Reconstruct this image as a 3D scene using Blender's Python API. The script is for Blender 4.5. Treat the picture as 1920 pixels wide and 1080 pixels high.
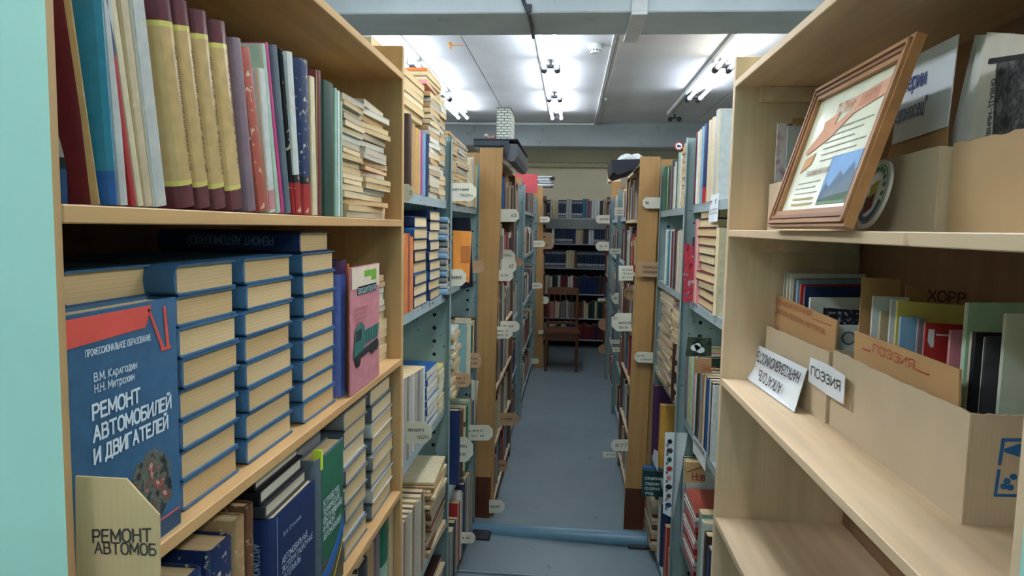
import bpy, bmesh, math, random
from mathutils import Vector, Matrix, Euler
R_ = math.radians
rnd = random.Random(7)
S = bpy.context.scene
COL = S.collection
for o in list(bpy.data.objects): bpy.data.objects.remove(o)
# ---------------------------------------------------------------- camera
EYE = Vector((0, 0, 1.65)); FPX = 1280.0
def cam_axes(yaw, pitch, roll):
    f = Vector((-math.sin(yaw)*math.cos(pitch), math.cos(yaw)*math.cos(pitch), -math.sin(pitch)))
    r = f.cross(Vector((0, 0, 1))).normalized(); u = r.cross(f)
    c, s = math.cos(roll), math.sin(roll)
    return c*r+s*u, -s*r+c*u, f
CR, CU, CF = cam_axes(R_(4.8), R_(5.1), R_(1.1))
cd = bpy.data.cameras.new('camera'); cam = bpy.data.objects.new('camera', cd); COL.objects.link(cam)
cd.sensor_width = 36; cd.lens = 36*FPX/1920; cd.clip_start = .02
m = Matrix((CR, CU, -CF)).transposed().to_4x4(); m.translation = EYE; cam.matrix_world = m
S.camera = cam
# ---------------------------------------------------------------- world, light, exposure
S.view_settings.view_transform = 'Standard'; S.view_settings.look = 'None'
S.view_settings.gamma = 1; S.view_settings.use_curve_mapping = False
S.view_settings.exposure = 0.95
TUBE_POWER = 15.5       # emission strength of the fluorescent tubes
W = bpy.data.worlds.new('world'); S.world = W; W.use_nodes = True
W.node_tree.nodes['Background'].inputs[0].default_value = (.80, .90, 1, 1)
W.node_tree.nodes['Background'].inputs[1].default_value = .5
# measuring helpers: a pixel of the 1920x1080 photograph -> a point on a world plane
def ray(px, py): return CF + CR*((px-960)/FPX) - CU*((py-540)/FPX)
def onX(px, py, X): d = ray(px, py); return EYE + d*(X/d.x)
def onY(px, py, Y): d = ray(px, py); return EYE + d*(Y/d.y)
def onZ(px, py, Z): d = ray(px, py); return EYE + d*((Z-EYE.z)/d.z)
def Yat(px, X, Z):
    n = CR*FPX - CF*(px-960); return -(n.x*X+n.z*(Z-EYE.z))/n.y
def Zat(py, X, Y):
    n = CU*FPX + CF*(py-540); return EYE.z-(n.x*X+n.y*Y)/n.z
# ---------------------------------------------------------------- materials
def lin(c):
    def g(v): v /= 255.0; return v/12.92 if v <= .04045 else ((v+.055)/1.055)**2.4
    return (g(c[0]), g(c[1]), g(c[2]), 1)
MC = {}
def mat(name, rgb, kind='plain', rough=.6, spec=.4, **k):
    key = (name, rgb, kind, rough)
    if key in MC: return MC[key]
    M = bpy.data.materials.new(name); M.use_nodes = True; nt = M.node_tree; N = nt.nodes; L = nt.links
    b = N['Principled BSDF']; b.inputs['Roughness'].default_value = rough
    b.inputs['Specular IOR Level'].default_value = spec
    c = lin(rgb)
    def node(t, **kw):
        n = N.new(t)
        for a, v in kw.items(): setattr(n, a, v)
        return n
    def noise(scale, vec=None, detail=3.0):
        n = node('ShaderNodeTexNoise'); n.inputs['Scale'].default_value = scale; n.inputs['Detail'].default_value = detail
        if vec is not None: L.new(vec, n.inputs['Vector'])
        return n
    def ramp(fac, stops):
        r = node('ShaderNodeValToRGB'); L.new(fac, r.inputs[0]); e = r.color_ramp.elements
        e[0].position, e[0].color = stops[0]; e[1].position, e[1].color = stops[1]
        for p, cc in stops[2:]: x = e.new(p); x.color = cc
        return r.outputs[0]
    def sc(c, f): return (min(1, c[0]*f), min(1, c[1]*f), min(1, c[2]*f), 1)
    def mapped(scale, rot=(0, 0, 0)):
        tc = node('ShaderNodeTexCoord'); mp = node('ShaderNodeMapping'); mp.inputs['Scale'].default_value = scale
        mp.inputs['Rotation'].default_value = rot; L.new(tc.outputs['Object'], mp.inputs[0]); return mp.outputs[0]
    def mix(fac, a, bb, mode='MIX'):
        x = node('ShaderNodeMix', data_type='RGBA', blend_type=mode)
        for i, v in ((0, fac), (6, a), (7, bb)):
            if hasattr(v, 'links'): L.new(v, x.inputs[i])
            elif i == 0: x.inputs[0].default_value = v
            else: x.inputs[i].default_value = v
        return x.outputs[2]
    def bump(h, st, dist=.002):
        bm = node('ShaderNodeBump'); bm.inputs['Strength'].default_value = st; bm.inputs['Distance'].default_value = dist
        L.new(h, bm.inputs['Height']); L.new(bm.outputs[0], b.inputs['Normal'])
    out = None
    if kind == 'plain':
        v = mapped((1, 1, 1)); n = noise(k.get('scale', 30), v)
        out = ramp(n.outputs[0], [(.3, sc(c, .90)), (.7, sc(c, 1.06))])
    elif kind == 'emit':
        b.inputs['Emission Color'].default_value = c; b.inputs['Emission Strength'].default_value = k['power']
        b.inputs['Base Color'].default_value = c; MC[key] = M; return M
    elif kind == 'wood':
        s = k.get('axis', 'Y'); g = {'X': (1.2, 22, 30), 'Y': (22, 1.2, 30), 'Z': (22, 22, 1.0)}[s]
        v = mapped(g); n = noise(1.6, v, 6); n2 = noise(3.5, mapped((1, 1, 1)), 3)
        a = ramp(n.outputs[0], [(.25, sc(c, .80)), (.72, sc(c, 1.08))])
        st = ramp(n2.outputs[0], [(.35, (.80, .74, .68, 1)), (.62, (1, 1, 1, 1))])
        out = mix(.55, a, st, 'MULTIPLY')
        n3 = noise(14, mapped((1, 1, .5)), 2)
        kn = ramp(n3.outputs[0], [(.22, (.45, .33, .22, 1)), (.29, (1, 1, 1, 1))])
        out = mix(.8, out, kn, 'MULTIPLY'); bump(n.outputs[0], .15, .001)
    elif kind == 'pages':
        v = mapped((1, 700, 1)); n = noise(1.0, v, 2); oi = node('ShaderNodeObjectInfo')
        a = ramp(n.outputs[0], [(.3, sc(c, .78)), (.7, sc(c, 1.05))])
        t = ramp(oi.outputs['Random'], [(0, (.84, .76, .62, 1)), (1, (1, .99, .96, 1))])
        out = mix(1.0, a, t, 'MULTIPLY')
    elif kind == 'cover':
        v = mapped((1, 1, 1)); n = noise(60, v, 4); oi = node('ShaderNodeObjectInfo')
        a = ramp(n.outputs[0], [(.3, sc(c, .86)), (.72, sc(c, 1.08))])
        t = ramp(oi.outputs['Random'], [(0, (.82, .82, .82, 1)), (1, (1, 1, 1, 1))])
        out = mix(1.0, a, t, 'MULTIPLY')
        if k.get('worn'):
            n2 = noise(95, v, 5); w = ramp(n2.outputs[0], [(.60, (0, 0, 0, 1)), (.66, (1, 1, 1, 1))])
            out = mix(w, out, lin((205, 190, 165)))
    elif kind == 'photo':       # printed picture: blotches of several inks
        v = mapped((1, 1, 1)); n = noise(k.get('scale', 70), v, 5)
        out = ramp(n.outputs[0], [(.32, lin(k['inks'][0])), (.68, lin(k['inks'][-1]))] +
                   [(.42+.06*i, lin(q)) for i, q in enumerate(k['inks'][1:-1])])
    elif kind == 'chipped':     # painted steel with chips
        v = mapped((1, 1, 1)); n = noise(9, v, 3); n2 = noise(38, v, 6)
        a = ramp(n.outputs[0], [(.3, sc(c, .88)), (.7, sc(c, 1.08))])
        w = ramp(n2.outputs[0], [(.315, (1, 1, 1, 1)), (.345, (0, 0, 0, 1))])
        out = mix(w, a, lin((38, 50, 50)))
    elif kind == 'stained':     # old paint with smudges
        v = mapped((1, 1, 1)); n = noise(k.get('scale', 4), v, 6); n2 = noise(k.get('scale2', 14), v, 5)
        a = ramp(n.outputs[0], [(.3, sc(c, .86)), (.7, sc(c, 1.06))])
        w = ramp(n2.outputs[0], [(.27, (.5, .53, .57, 1)), (.36, (1, 1, 1, 1))])
        out = mix(.75, a, w, 'MULTIPLY'); bump(n2.outputs[0], .12, .004)
    elif kind == 'card':
        v = mapped((1, 1, 1)); n = noise(7, v, 4); w = node('ShaderNodeTexWave'); w.inputs['Scale'].default_value = 60
        L.new(v, w.inputs[0]); a = ramp(n.outputs[0], [(.3, sc(c, .90)), (.7, sc(c, 1.06))])
        out = mix(.03, a, w.outputs[0], 'MULTIPLY')
    elif kind == 'brick':
        br = node('ShaderNodeTexBrick'); L.new(mapped((1, 1, 1), k.get('rot', (0, 0, 0))), br.inputs[0])
        br.inputs['Color1'].default_value = br.inputs['Color2'].default_value = c
        br.inputs['Mortar'].default_value = lin((30, 32, 34)); br.inputs['Scale'].default_value = 1
        br.inputs['Brick Width'].default_value = .034; br.inputs['Row Height'].default_value = .0145
        br.inputs['Mortar Size'].default_value = .0016; br.inputs['Mortar Smooth'].default_value = 0
        out = br.outputs[0]
    if out is not None: L.new(out, b.inputs['Base Color'])
    if k.get('metal'): b.inputs['Metallic'].default_value = k['metal']
    if k.get('coat'): b.inputs['Coat Weight'].default_value = k['coat']
    MC[key] = M; return M
# ---------------------------------------------------------------- mesh building
class MB:
    def __init__(s): s.v = []; s.f = []; s.m = []
    def add(s, vs, fs, mi=0):
        n = len(s.v); s.v += [Vector(v) for v in vs]
        s.f += [[i+n for i in f] for f in fs]; s.m += [mi]*len(fs); return s
    def box(s, x0, x1, y0, y1, z0, z1, mi=0, bev=0, faces=None):
        if bev:
            b = min(bev, abs(x1-x0)*.3, abs(y1-y0)*.3, abs(z1-z0)*.3)
            bm = bmesh.new(); bmesh.ops.create_cube(bm, size=1)
            for v in bm.verts: v.co = Vector(((x0+x1)/2+v.co.x*(x1-x0), (y0+y1)/2+v.co.y*(y1-y0), (z0+z1)/2+v.co.z*(z1-z0)))
            bmesh.ops.bevel(bm, geom=bm.edges[:], offset=b, segments=1, affect='EDGES')
            bm.verts.index_update()
            s.add([v.co.copy() for v in bm.verts], [[v.index for v in f.verts] for f in bm.faces], mi); bm.free(); return s
        vs = [(x, y, z) for x in (x0, x1) for y in (y0, y1) for z in (z0, z1)]
        return s.add(vs, [(0, 1, 3, 2), (4, 6, 7, 5), (0, 4, 5, 1), (2, 3, 7, 6), (0, 2, 6, 4), (1, 5, 7, 3)], mi)
    def prism(s, pts, d, mi=0):
        """pts: polygon corners in 3-D, extruded by vector d"""
        n = len(pts); d = Vector(d); p = [Vector(q) for q in pts]
        return s.add(p+[q+d for q in p], [list(range(n))[::-1], list(range(n, 2*n))]+[[i, (i+1) % n, n+(i+1) % n, n+i] for i in range(n)], mi)
    def cyl(s, a, b, r0, r1=None, n=12, mi=0):
        a, b = Vector(a), Vector(b); r1 = r0 if r1 is None else r1
        d = (b-a).normalized(); u = d.orthogonal().normalized(); w = d.cross(u)
        vs = [c+(u*math.cos(t)+w*math.sin(t))*r for c, r in ((a, r0), (b, r1)) for t in [2*math.pi*i/n for i in range(n)]]
        return s.add(vs, [[i, (i+1) % n, n+(i+1) % n, n+i] for i in range(n)]+[list(range(n))[::-1], list(range(n, 2*n))], mi)
    def tube(s, pts, r, n=8, mi=0):
        for a, b in zip(pts[:-1], pts[1:]): s.cyl(a, b, r, r, n, mi)
        return s
    def disc(s, c, u, v, r, d, n=24, mi=0, ry=None):
        u, v = Vector(u), Vector(v); ry = ry or r
        return s.prism([Vector(c)+u*math.cos(2*math.pi*i/n)*r+v*math.sin(2*math.pi*i/n)*ry for i in range(n)], d, mi)
    def obj(s, name, mats, parent=None, smooth=False, world=True):
        me = bpy.data.meshes.new(name)
        inv = parent.matrix_world.inverted() if (parent is not None and world) else None
        me.from_pydata([tuple(inv @ v) if inv else tuple(v) for v in s.v], [], s.f)
        if not isinstance(mats, (list, tuple)): mats = [mats]
        for q in mats: me.materials.append(q)
        me.polygons.foreach_set('material_index', s.m)
        bm = bmesh.new(); bm.from_mesh(me); bmesh.ops.recalc_face_normals(bm, faces=bm.faces[:]); bm.to_mesh(me); bm.free()
        if smooth:
            me.polygons.foreach_set('use_smooth', [True]*len(me.polygons)); me.set_sharp_from_angle(angle=R_(40))
        o = bpy.data.objects.new(name, me); COL.objects.link(o)
        if parent is not None: o.parent = parent
        return o
def thing(name, label, cat, loc=(0, 0, 0), group=None, M=None):
    o = bpy.data.objects.new(name, None); COL.objects.link(o); o.empty_display_size = .05
    o.matrix_world = M if M is not None else Matrix.Translation(Vector(loc))
    return tag(o, label, cat, group)
def tag(o, label, cat, group=None, kind=None):
    o['label'] = label; o['category'] = cat
    if group: o['group'] = group
    if kind: o['kind'] = kind
    return o
def single(mb, name, mats, label, cat, group=None, smooth=False, kind=None):
    """a thing that is one mesh; origin moved to its base"""
    xs = [v.x for v in mb.v]; ys = [v.y for v in mb.v]; zs = [v.z for v in mb.v]
    c = Vector(((min(xs)+max(xs))/2, (min(ys)+max(ys))/2, min(zs)))
    for i, v in enumerate(mb.v): mb.v[i] = v-c
    o = mb.obj(name, mats, None, smooth); o.location = c
    return tag(o, label, cat, group, kind)
def struct(mb, name, mats, parent=None, smooth=False):
    o = mb.obj(name, mats, parent, smooth)
    if parent is None: o['kind'] = 'structure'
    return o
# plain stroke lettering: each glyph is polylines on a unit-high grid
GLY = {'А': '0,0 3.5,10 7,0|1.3,3.5 5.7,3.5', 'Б': '6,10 0,10 0,0 4.5,0 6.2,1.5 6.2,4 4.5,5.5 0,5.5', 'В': '0,0 0,10 4.2,10 5.6,8.8 5.6,6.6 4.2,5.4 0,5.4|4.2,5.4 6.2,4 6.2,1.4 4.5,0 0,0',
 'Г': '0,0 0,10 5.5,10', 'Д': '0,-1.8 0,0 7.5,0 7.5,-1.8|1,0 2,5 2.2,10 6.4,10 6.4,0', 'Е': '5.5,10 0,10 0,0 5.8,0|0,5.3 4.8,5.3', 'Ж': '0,10 4.5,5 0,0|9,10 4.5,5 9,0|4.5,0 4.5,10',
 'З': '.2,8.6 1.8,10 4.2,10 5.6,8.6 5.6,6.6 4.2,5.4 2,5.4|4.2,5.4 6,4 6,1.5 4.3,0 1.8,0 0,1.4', 'И': '0,10 0,0 6.5,10 6.5,0', 'Й': '0,10 0,0 6.5,10 6.5,0|1.8,12.6 3.2,11.6 4.8,12.6', 'К': '0,0 0,10|6,10 .3,4.8 6.3,0',
 'Л': '0,0 1,.8 1.8,5 2,10 6.4,10 6.4,0', 'М': '0,0 0,10 4,2.5 8,10 8,0', 'Н': '0,0 0,10|6.5,0 6.5,10|0,5.3 6.5,5.3', 'О': '2,0 0,2.4 0,7.6 2,10 5,10 7,7.6 7,2.4 5,0 2,0', 'П': '0,0 0,10 6.5,10 6.5,0',
 'Р': '0,0 0,10 4.4,10 6,8.6 6,6 4.4,4.6 0,4.6', 'С': '6.5,8.2 5,10 2,10 0,7.6 0,2.4 2,0 5,0 6.5,1.8', 'Т': '0,10 7,10|3.5,10 3.5,0', 'У': '0,10 3.4,3.6|6.8,10 3,1 1.8,0 .6,0', 'Ф': '4,0 4,10|2,2 0,3.8 0,6.6 2,8.4 6,8.4 8,6.6 8,3.8 6,2 2,2',
 'Х': '0,0 6.5,10|0,10 6.5,0', 'Ц': '0,10 0,0 6.6,0 6.6,-1.8|5.8,10 5.8,0', 'Ч': '0,10 0,6 1.5,4.6 5.8,4.6|5.8,10 5.8,0', 'Ш': '0,10 0,0 8,0 8,10|4,0 4,10', 'Щ': '0,10 0,0 8.8,0 8.8,-1.8|4,0 4,10|8,0 8,10', 'Ы': '0,10 0,0 4,0 5.4,1.4 5.4,4 4,5.4 0,5.4|8,0 8,10',
 'Ь': '0,10 0,0 4.2,0 5.8,1.4 5.8,4 4.2,5.4 0,5.4', 'Э': '0,8.2 1.6,10 4.4,10 6.4,7.6 6.4,2.4 4.4,0 1.6,0 0,1.8|2,5.2 6.4,5.2', 'Ю': '0,0 0,10|0,5.2 3,5.2|5,0 3,2.4 3,7.6 5,10 7.4,10 9.2,7.6 9.2,2.4 7.4,0 5,0', 'Я': '6,0 6,10 1.7,10 .2,8.6 .2,6 1.7,4.8 6,4.8|3,4.8 0,0',
 '0': '1.8,0 0,2.4 0,7.6 1.8,10 4,10 5.8,7.6 5.8,2.4 4,0 1.8,0', '1': '0,7.6 2.4,10 2.4,0', '2': '0,8 1.6,10 4.2,10 5.6,8.4 5.6,6.4 0,0 5.8,0', '3': '0,10 5.4,10 2.6,6 4.4,6 5.8,4.4 5.8,1.6 4.2,0 1.6,0 0,1.4', '4': '4.4,0 4.4,10 0,3 6,3',
 '5': '5.2,10 .6,10 0,5.6 3.8,5.8 5.6,4.2 5.6,1.6 4,0 1.4,0 0,1.2', '6': '5,10 2,8.4 0,4 0,1.6 1.6,0 4.2,0 5.8,1.6 5.8,4 4.2,5.6 1.4,5.4 0,3.6', '7': '0,10 5.8,10 2,0', '8': '2.9,5.4 .4,7 .4,8.8 1.8,10 4,10 5.4,8.8 5.4,7 2.9,5.4 0,3.8 0,1.4 1.6,0 4.2,0 5.8,1.4 5.8,3.8 2.9,5.4',
 '9': '5.8,6.4 4.4,4.6 1.6,4.6 0,6.2 0,8.4 1.6,10 4.2,10 5.8,8.4 5.8,5 4,0', '.': '.5,0 .5,.9', ',': '.8,1 .2,-1.8', '/': '0,-1 4,11', '-': '0,5 3.5,5', '"': '.4,10 .4,7.4|2.2,10 2.2,7.4', '(': '2,11 0,8 0,2 2,-1', ')': '0,11 2,8 2,2 0,-1', ' ': '', '!': '.5,10 .5,3|.5,0 .5,.9',
 'е': '0,3.8 5,3.8 5,5 3.6,7 1.6,7 0,5 0,2 1.6,0 4,0 5,1.2', 'р': '0,-3 0,7|0,5 1.6,7 3.6,7 5,5 5,2 3.6,0 1.6,0 0,1.6', 'б': '5,10 1,9 0,6 0,2 1.6,0 4,0 5.6,1.6 5.6,4.4 4,6 1.6,6 0,4.6'}
def stroke_text(s, cap, fit, wt, step):
    """quads (corner lists in text units) for s"""
    rows = []
    for ln in s.split('\n'):
        x = 0; segs = []
        for ch in ln:
            kk = 1.0 if ch in GLY else .70; st = GLY[ch if ch in GLY else ch.upper()]
            if not st: x += .42; continue
            P = [[tuple(kk*float(q)/10 for q in p.split(',')) for p in l.split()] for l in st.split('|')]
            w_ = max(p[0] for l in P for p in l); segs += [((a[0]+x, a[1]), (b[0]+x, b[1])) for l in P for a, b in zip(l[:-1], l[1:])]; x += w_+.24
        rows.append((segs, x-.24))
    W_ = max(r[1] for r in rows); sx = (fit/W_) if fit else cap; out = []
    for i, (segs, _) in enumerate(rows):
        for a, b in segs:
            A = Vector((a[0]*sx, a[1]*cap-i*step)); B = Vector((b[0]*sx, b[1]*cap-i*step)); d = (B-A)
            if d.length < 1e-7: continue
            d.normalize(); nn = Vector((-d.y, d.x))*wt/2; A -= d*wt*.42; B += d*wt*.42
            out.append((A-nn, B-nn, B+nn, A+nn))
    return out
def text_part(parent, s, size, origin, u, v, m, name='lettering', fit=None, lift=.0006, bold=0.0, lines=1.0, align='LEFT', heavy=0.0):
    if s.startswith('~'):                      # lettering too small to read in the photograph: broken strokes
        q = random.Random(len(s)*7+int(size*1e5)); n = len(s)-1; Lw = fit or size*n*.5
        u, v = Vector(u).normalized(), Vector(v).normalized(); nn = u.cross(v)*lift; mb = MB(); O_ = Vector(origin)+nn
        for i in range(n):
            if q.random() < .12: continue
            a, w_ = Lw*i/n, Lw/n*.72; hh = size*.62
            for k in range(q.choice((1, 2, 2))):
                c_ = a+w_*(.15+.6*k); P_ = [O_+u*c_, O_+u*(c_+w_*.28), O_+u*(c_+w_*.28)+v*hh, O_+u*c_+v*hh]; mb.add(P_, [(0, 1, 2, 3)])
            y_ = hh*q.choice((0, .45, .8)); mb.add([O_+u*a+v*y_, O_+u*(a+w_)+v*y_, O_+u*(a+w_)+v*(y_+hh*.2), O_+u*a+v*(y_+hh*.2)], [(0, 1, 2, 3)])
        o = mb.obj(name, m, parent); o['kind'] = 'stuff'; return o
    if all(ch in GLY or ch.upper() in GLY or ch == '\n' for ch in s):
        cap = size*.72; u, v = Vector(u).normalized(), Vector(v).normalized(); n = u.cross(v)*lift; mb = MB()
        sx_ = fit/max(.6, max(len(l) for l in s.split('\n'))*.82) if fit else cap
        for i, q in enumerate(stroke_text(s, cap, fit, min(cap, sx_*1.3)*(.15 if not heavy else .20), size*1.05)):
            e_ = u.cross(v)*(6e-6*(i % 23)); mb.add([Vector(origin)+n+e_+u*p.x+v*p.y for p in q], [(0, 1, 2, 3)])
        o = mb.obj(name, m, parent); o['kind'] = 'stuff'; return o
    """flat print: text along u, letters up v, starting at origin (baseline of first line); fit = width it is stretched to"""
    cu = bpy.data.curves.new('t', 'FONT'); cu.body = s; cu.size = 1; cu.space_line = lines; cu.resolution_u = 2; cu.align_x = align; cu.fill_mode = 'FRONT'
    if bold: cu.offset = bold
    to = bpy.data.objects.new('t', cu); COL.objects.link(to)
    dg = bpy.context.evaluated_depsgraph_get(); me = bpy.data.meshes.new_from_object(to.evaluated_get(dg))
    bpy.data.objects.remove(to); bpy.data.curves.remove(cu)
    u, v = Vector(u).normalized(), Vector(v).normalized(); n = u.cross(v)
    xs = [q.co.x for q in me.vertices] or [0, 1]; sx = size
    if fit: sx = fit/max(1e-6, (max(xs)-min(xs)))
    inv = parent.matrix_world.inverted()
    for q in me.vertices: q.co = inv @ (Vector(origin)+u*(q.co.x*sx)+v*(q.co.y*size)+n*lift)
    if heavy:
        bm = bmesh.new(); bm.from_mesh(me); g0 = bm.verts[:]+bm.edges[:]+bm.faces[:]; r3 = inv.to_3x3()
        for k, (du, dv) in enumerate(((1, 0), (0, 1), (1, 1))):
            d = bmesh.ops.duplicate(bm, geom=g0)['geom']
            bmesh.ops.translate(bm, verts=[q for q in d if isinstance(q, bmesh.types.BMVert)], vec=r3 @ ((u*du+v*dv)*heavy+n*1e-5*(k+1)))
        bm.to_mesh(me); bm.free()
    me.materials.clear(); me.materials.append(m); me.name = name
    o = bpy.data.objects.new(name, me); COL.objects.link(o); o.parent = parent; return o
# ---------------------------------------------------------------- shared materials
PLY = mat('pale_plywood', (224, 198, 162), 'wood', .5, axis='Y')
PLYV = mat('pale_plywood_upright', (224, 198, 163), 'wood', .5, axis='Z')
OAK = mat('tan_plywood', (200, 160, 108), 'wood', .5, axis='Y')
OAKV = mat('tan_plywood_upright', (200, 161, 110), 'wood', .5, axis='Z')
BACK = mat('brown_hardboard', (120, 84, 58), 'wood', .7, axis='Z')
POST = mat('varnished_board', (184, 142, 90), 'wood', .4, axis='Z')
STEEL = mat('green_painted_steel', (138, 158, 158), 'chipped', .45)
HOLE = mat('dark_hole', (16, 20, 20), 'plain', .9)
INK = mat('black_ink', (34, 34, 38), 'plain', .7)
WINK = mat('white_ink', (215, 225, 232), 'plain', .6)
PAPER = mat('white_paper', (232, 238, 242), 'plain', .7, scale=8)
TAGM = mat('cream_card', (224, 220, 200), 'plain', .7, scale=12)
CARD = mat('corrugated_cardboard', (202, 182, 152), 'card', .8)
CARDD = mat('brown_cardboard', (186, 146, 98), 'card', .8)
PG = {'cream': mat('cream_pages', (226, 206, 166), 'pages', .85), 'white': mat('white_pages', (226, 226, 214), 'pages', .85),
      'tan': mat('yellowed_pages', (218, 188, 142), 'pages', .85), 'grey': mat('grey_pages', (196, 186, 168), 'pages', .85)}
CC = {'navy': (34, 52, 96), 'blue': (40, 92, 150), 'steel_blue': (62, 104, 140), 'light_blue': (130, 170, 200), 'violet_blue': (86, 104, 176),
      'teal': (50, 128, 150), 'maroon': (112, 40, 46), 'red': (176, 44, 44), 'faded_red': (176, 82, 66), 'pink': (214, 140, 150), 'magenta': (190, 50, 120),
      'orange': (222, 124, 60), 'amber': (214, 160, 70), 'yellow': (220, 206, 112), 'gold': (204, 172, 116), 'cream': (222, 208, 172), 'beige': (200, 180, 146),
      'tan': (178, 142, 100), 'brown': (112, 76, 50), 'dark_brown': (66, 44, 36), 'white': (222, 226, 222), 'pale_green': (170, 198, 176),
      'green': (30, 110, 82), 'dark_green': (28, 62, 50), 'grey': (140, 142, 142), 'blue_grey': (98, 112, 124), 'dark_grey': (60, 62, 68),
      'black': (26, 28, 32), 'purple': (72, 36, 76), 'mauve': (134, 112, 124), 'mint': (150, 200, 186), 'plum': (100, 50, 56), 'pale_grey': (186, 188, 184)}
def cov(c, worn=False, gloss=.42): return mat(c+('_worn_cover' if worn else '_cover'), CC[c], 'cover', gloss, worn=worn)
# ---------------------------------------------------------------- books
def U(*cols): return Matrix(cols).transposed().to_4x4()
def frame(o, x, y, z): M_ = Matrix((Vector(x), Vector(y), Vector(z))).transposed().to_4x4(); M_.translation = Vector(o); return M_
SEEN = {}
ORD = lambda n: str(n)+('th' if 10 <= n % 100 <= 20 else {1: 'st', 2: 'nd', 3: 'rd'}.get(n % 10, 'th'))
def cover_mb(mb, t, D, h, hard, bands, band_idx):
    b = min(.0025, t*.18) if hard else min(.0008, t*.15)
    r = .0035 if hard else .0008
    O = [(-D, 0), (-.006, 0), (r*.3, t*.12), (r, t*.5), (r*.3, t*.88), (-.006, t), (-D, t)]
    I = [(-D, b), (-.006, b), (-b, max(b, t*.14)), (-b, t*.5), (-b, min(t-b, t*.86)), (-.006, t-b), (-D, t-b)]
    zs = sorted(set([0.0, 1.0]+[q for bd in bands for q in bd[:2]])); n = 7
    vs = []; fs = []; ms = []
    for z in zs: vs += [(x, y, z*h) for x, y in O]+[(x, y, z*h) for x, y in I]
    def mi_at(z):
        for i, bd in enumerate(bands):
            if bd[0] <= z <= bd[1]: return band_idx[i]
        return 0
    for k in range(len(zs)-1):
        a, c = k*2*n, (k+1)*2*n; q = mi_at((zs[k]+zs[k+1])/2)
        for i in range(n-1):
            fs += [[a+i, a+i+1, c+i+1, c+i], [a+n+i+1, a+n+i, c+n+i, c+n+i+1]]; ms += [q, q]
        for i in (0, n-1): fs.append([a+i, c+i, c+n+i, a+n+i]); ms.append(q)
    for a in (0, (len(zs)-1)*2*n):
        for i in range(n-1): fs.append([a+i, a+n+i, a+n+i+1, a+i+1]); ms.append(mi_at(0 if a == 0 else 1))
    k0 = len(mb.v); mb.v += [Vector(v) for v in vs]; mb.f += [[i+k0 for i in f] for f in fs]; mb.m += ms
    return b
def book(M, t, D, h, col, hard=True, page='cream', bands=(), parts=True, label='', cat='book', group=None, worn=False, name=None, title=None, gloss=.42):
    name = name or ('book' if hard else 'paperback')
    mats = [cov(col, worn, gloss)]; bi = []
    for bd in bands:
        mm = cov(bd[2], worn, gloss)
        if mm not in mats: mats.append(mm)
        bi.append(mats.index(mm))
    mb = MB(); b = cover_mb(mb, t, D, h, hard, bands, bi); o3 = .003 if hard else .0004
    pb = MB() if parts else mb; pi = 0 if parts else len(mats)
    pb.box(-D+o3, -b-.0004, b, t-b, o3, h-o3, pi)
    if parts:
        root = thing(name, label, cat, M=M, group=group)
        mb.obj('cover', mats, root, world=False, smooth=True); pb.obj('page_block', PG[page], root, world=False)
    else:
        root = mb.obj(name, mats+[PG[page]]); root.matrix_world = M; tag(root, label, cat, group)
    if title:
        fr = M.to_3x3(); u = fr @ Vector((0, 0, 1)); v = fr @ Vector((0, -1, 0)); hh = t*(.5 if title[0][0] != '~' else .22)
        if title[2:] == ('up',): pass
        text_part(root, title[0], hh, M @ Vector((.0042 if hard else .0012, t*.72, h*.18)), u, v, title[1], 'spine_title', fit=h*.6)
    return root
def cname(c): return c.replace('_', ' ')
NB = [0]
def upright(side, X, Yn, z, t, D, h, col, shelf, count, lean=0, yaw=0, **k):
    """side -1 left rack (spine towards +X), +1 right rack; Yn near side; lean tips the top towards the camera end"""
    z += .0007
    base = frame((X, Yn, z), (1, 0, 0), (0, 1, 0), (0, 0, 1)) if side < 0 else frame((X, Yn+t, z), (-1, 0, 0), (0, -1, 0), (0, 0, 1))
    piv = Vector((X, Yn if lean >= 0 else Yn+t, z))
    M = Matrix.Translation(piv) @ Matrix.Rotation(lean, 4, 'X') @ Matrix.Rotation(yaw, 4, 'Z') @ Matrix.Translation(-piv) @ base
    hard = k.get('hard', True); NB[0] += 1
    kd = 'hardback' if hard else ('booklet' if t < .0192 else 'paperback')
    lab = k.pop('label', None) or f"{'worn ' if k.get('worn') else ''}{cname(col)} {kd}, {ORD(count)} along {shelf}"
    k.setdefault('group', f'books on the {shelf}')
    nm = k.pop('name', None) or {'hardback': 'book', 'paperback': 'paperback', 'booklet': 'booklet'}[kd]
    return book(M, t, D, h, col, label=lab, name=nm, cat=k.pop('cat', None) or {'hardback': 'book'}.get(kd, kd), **k)
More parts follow.
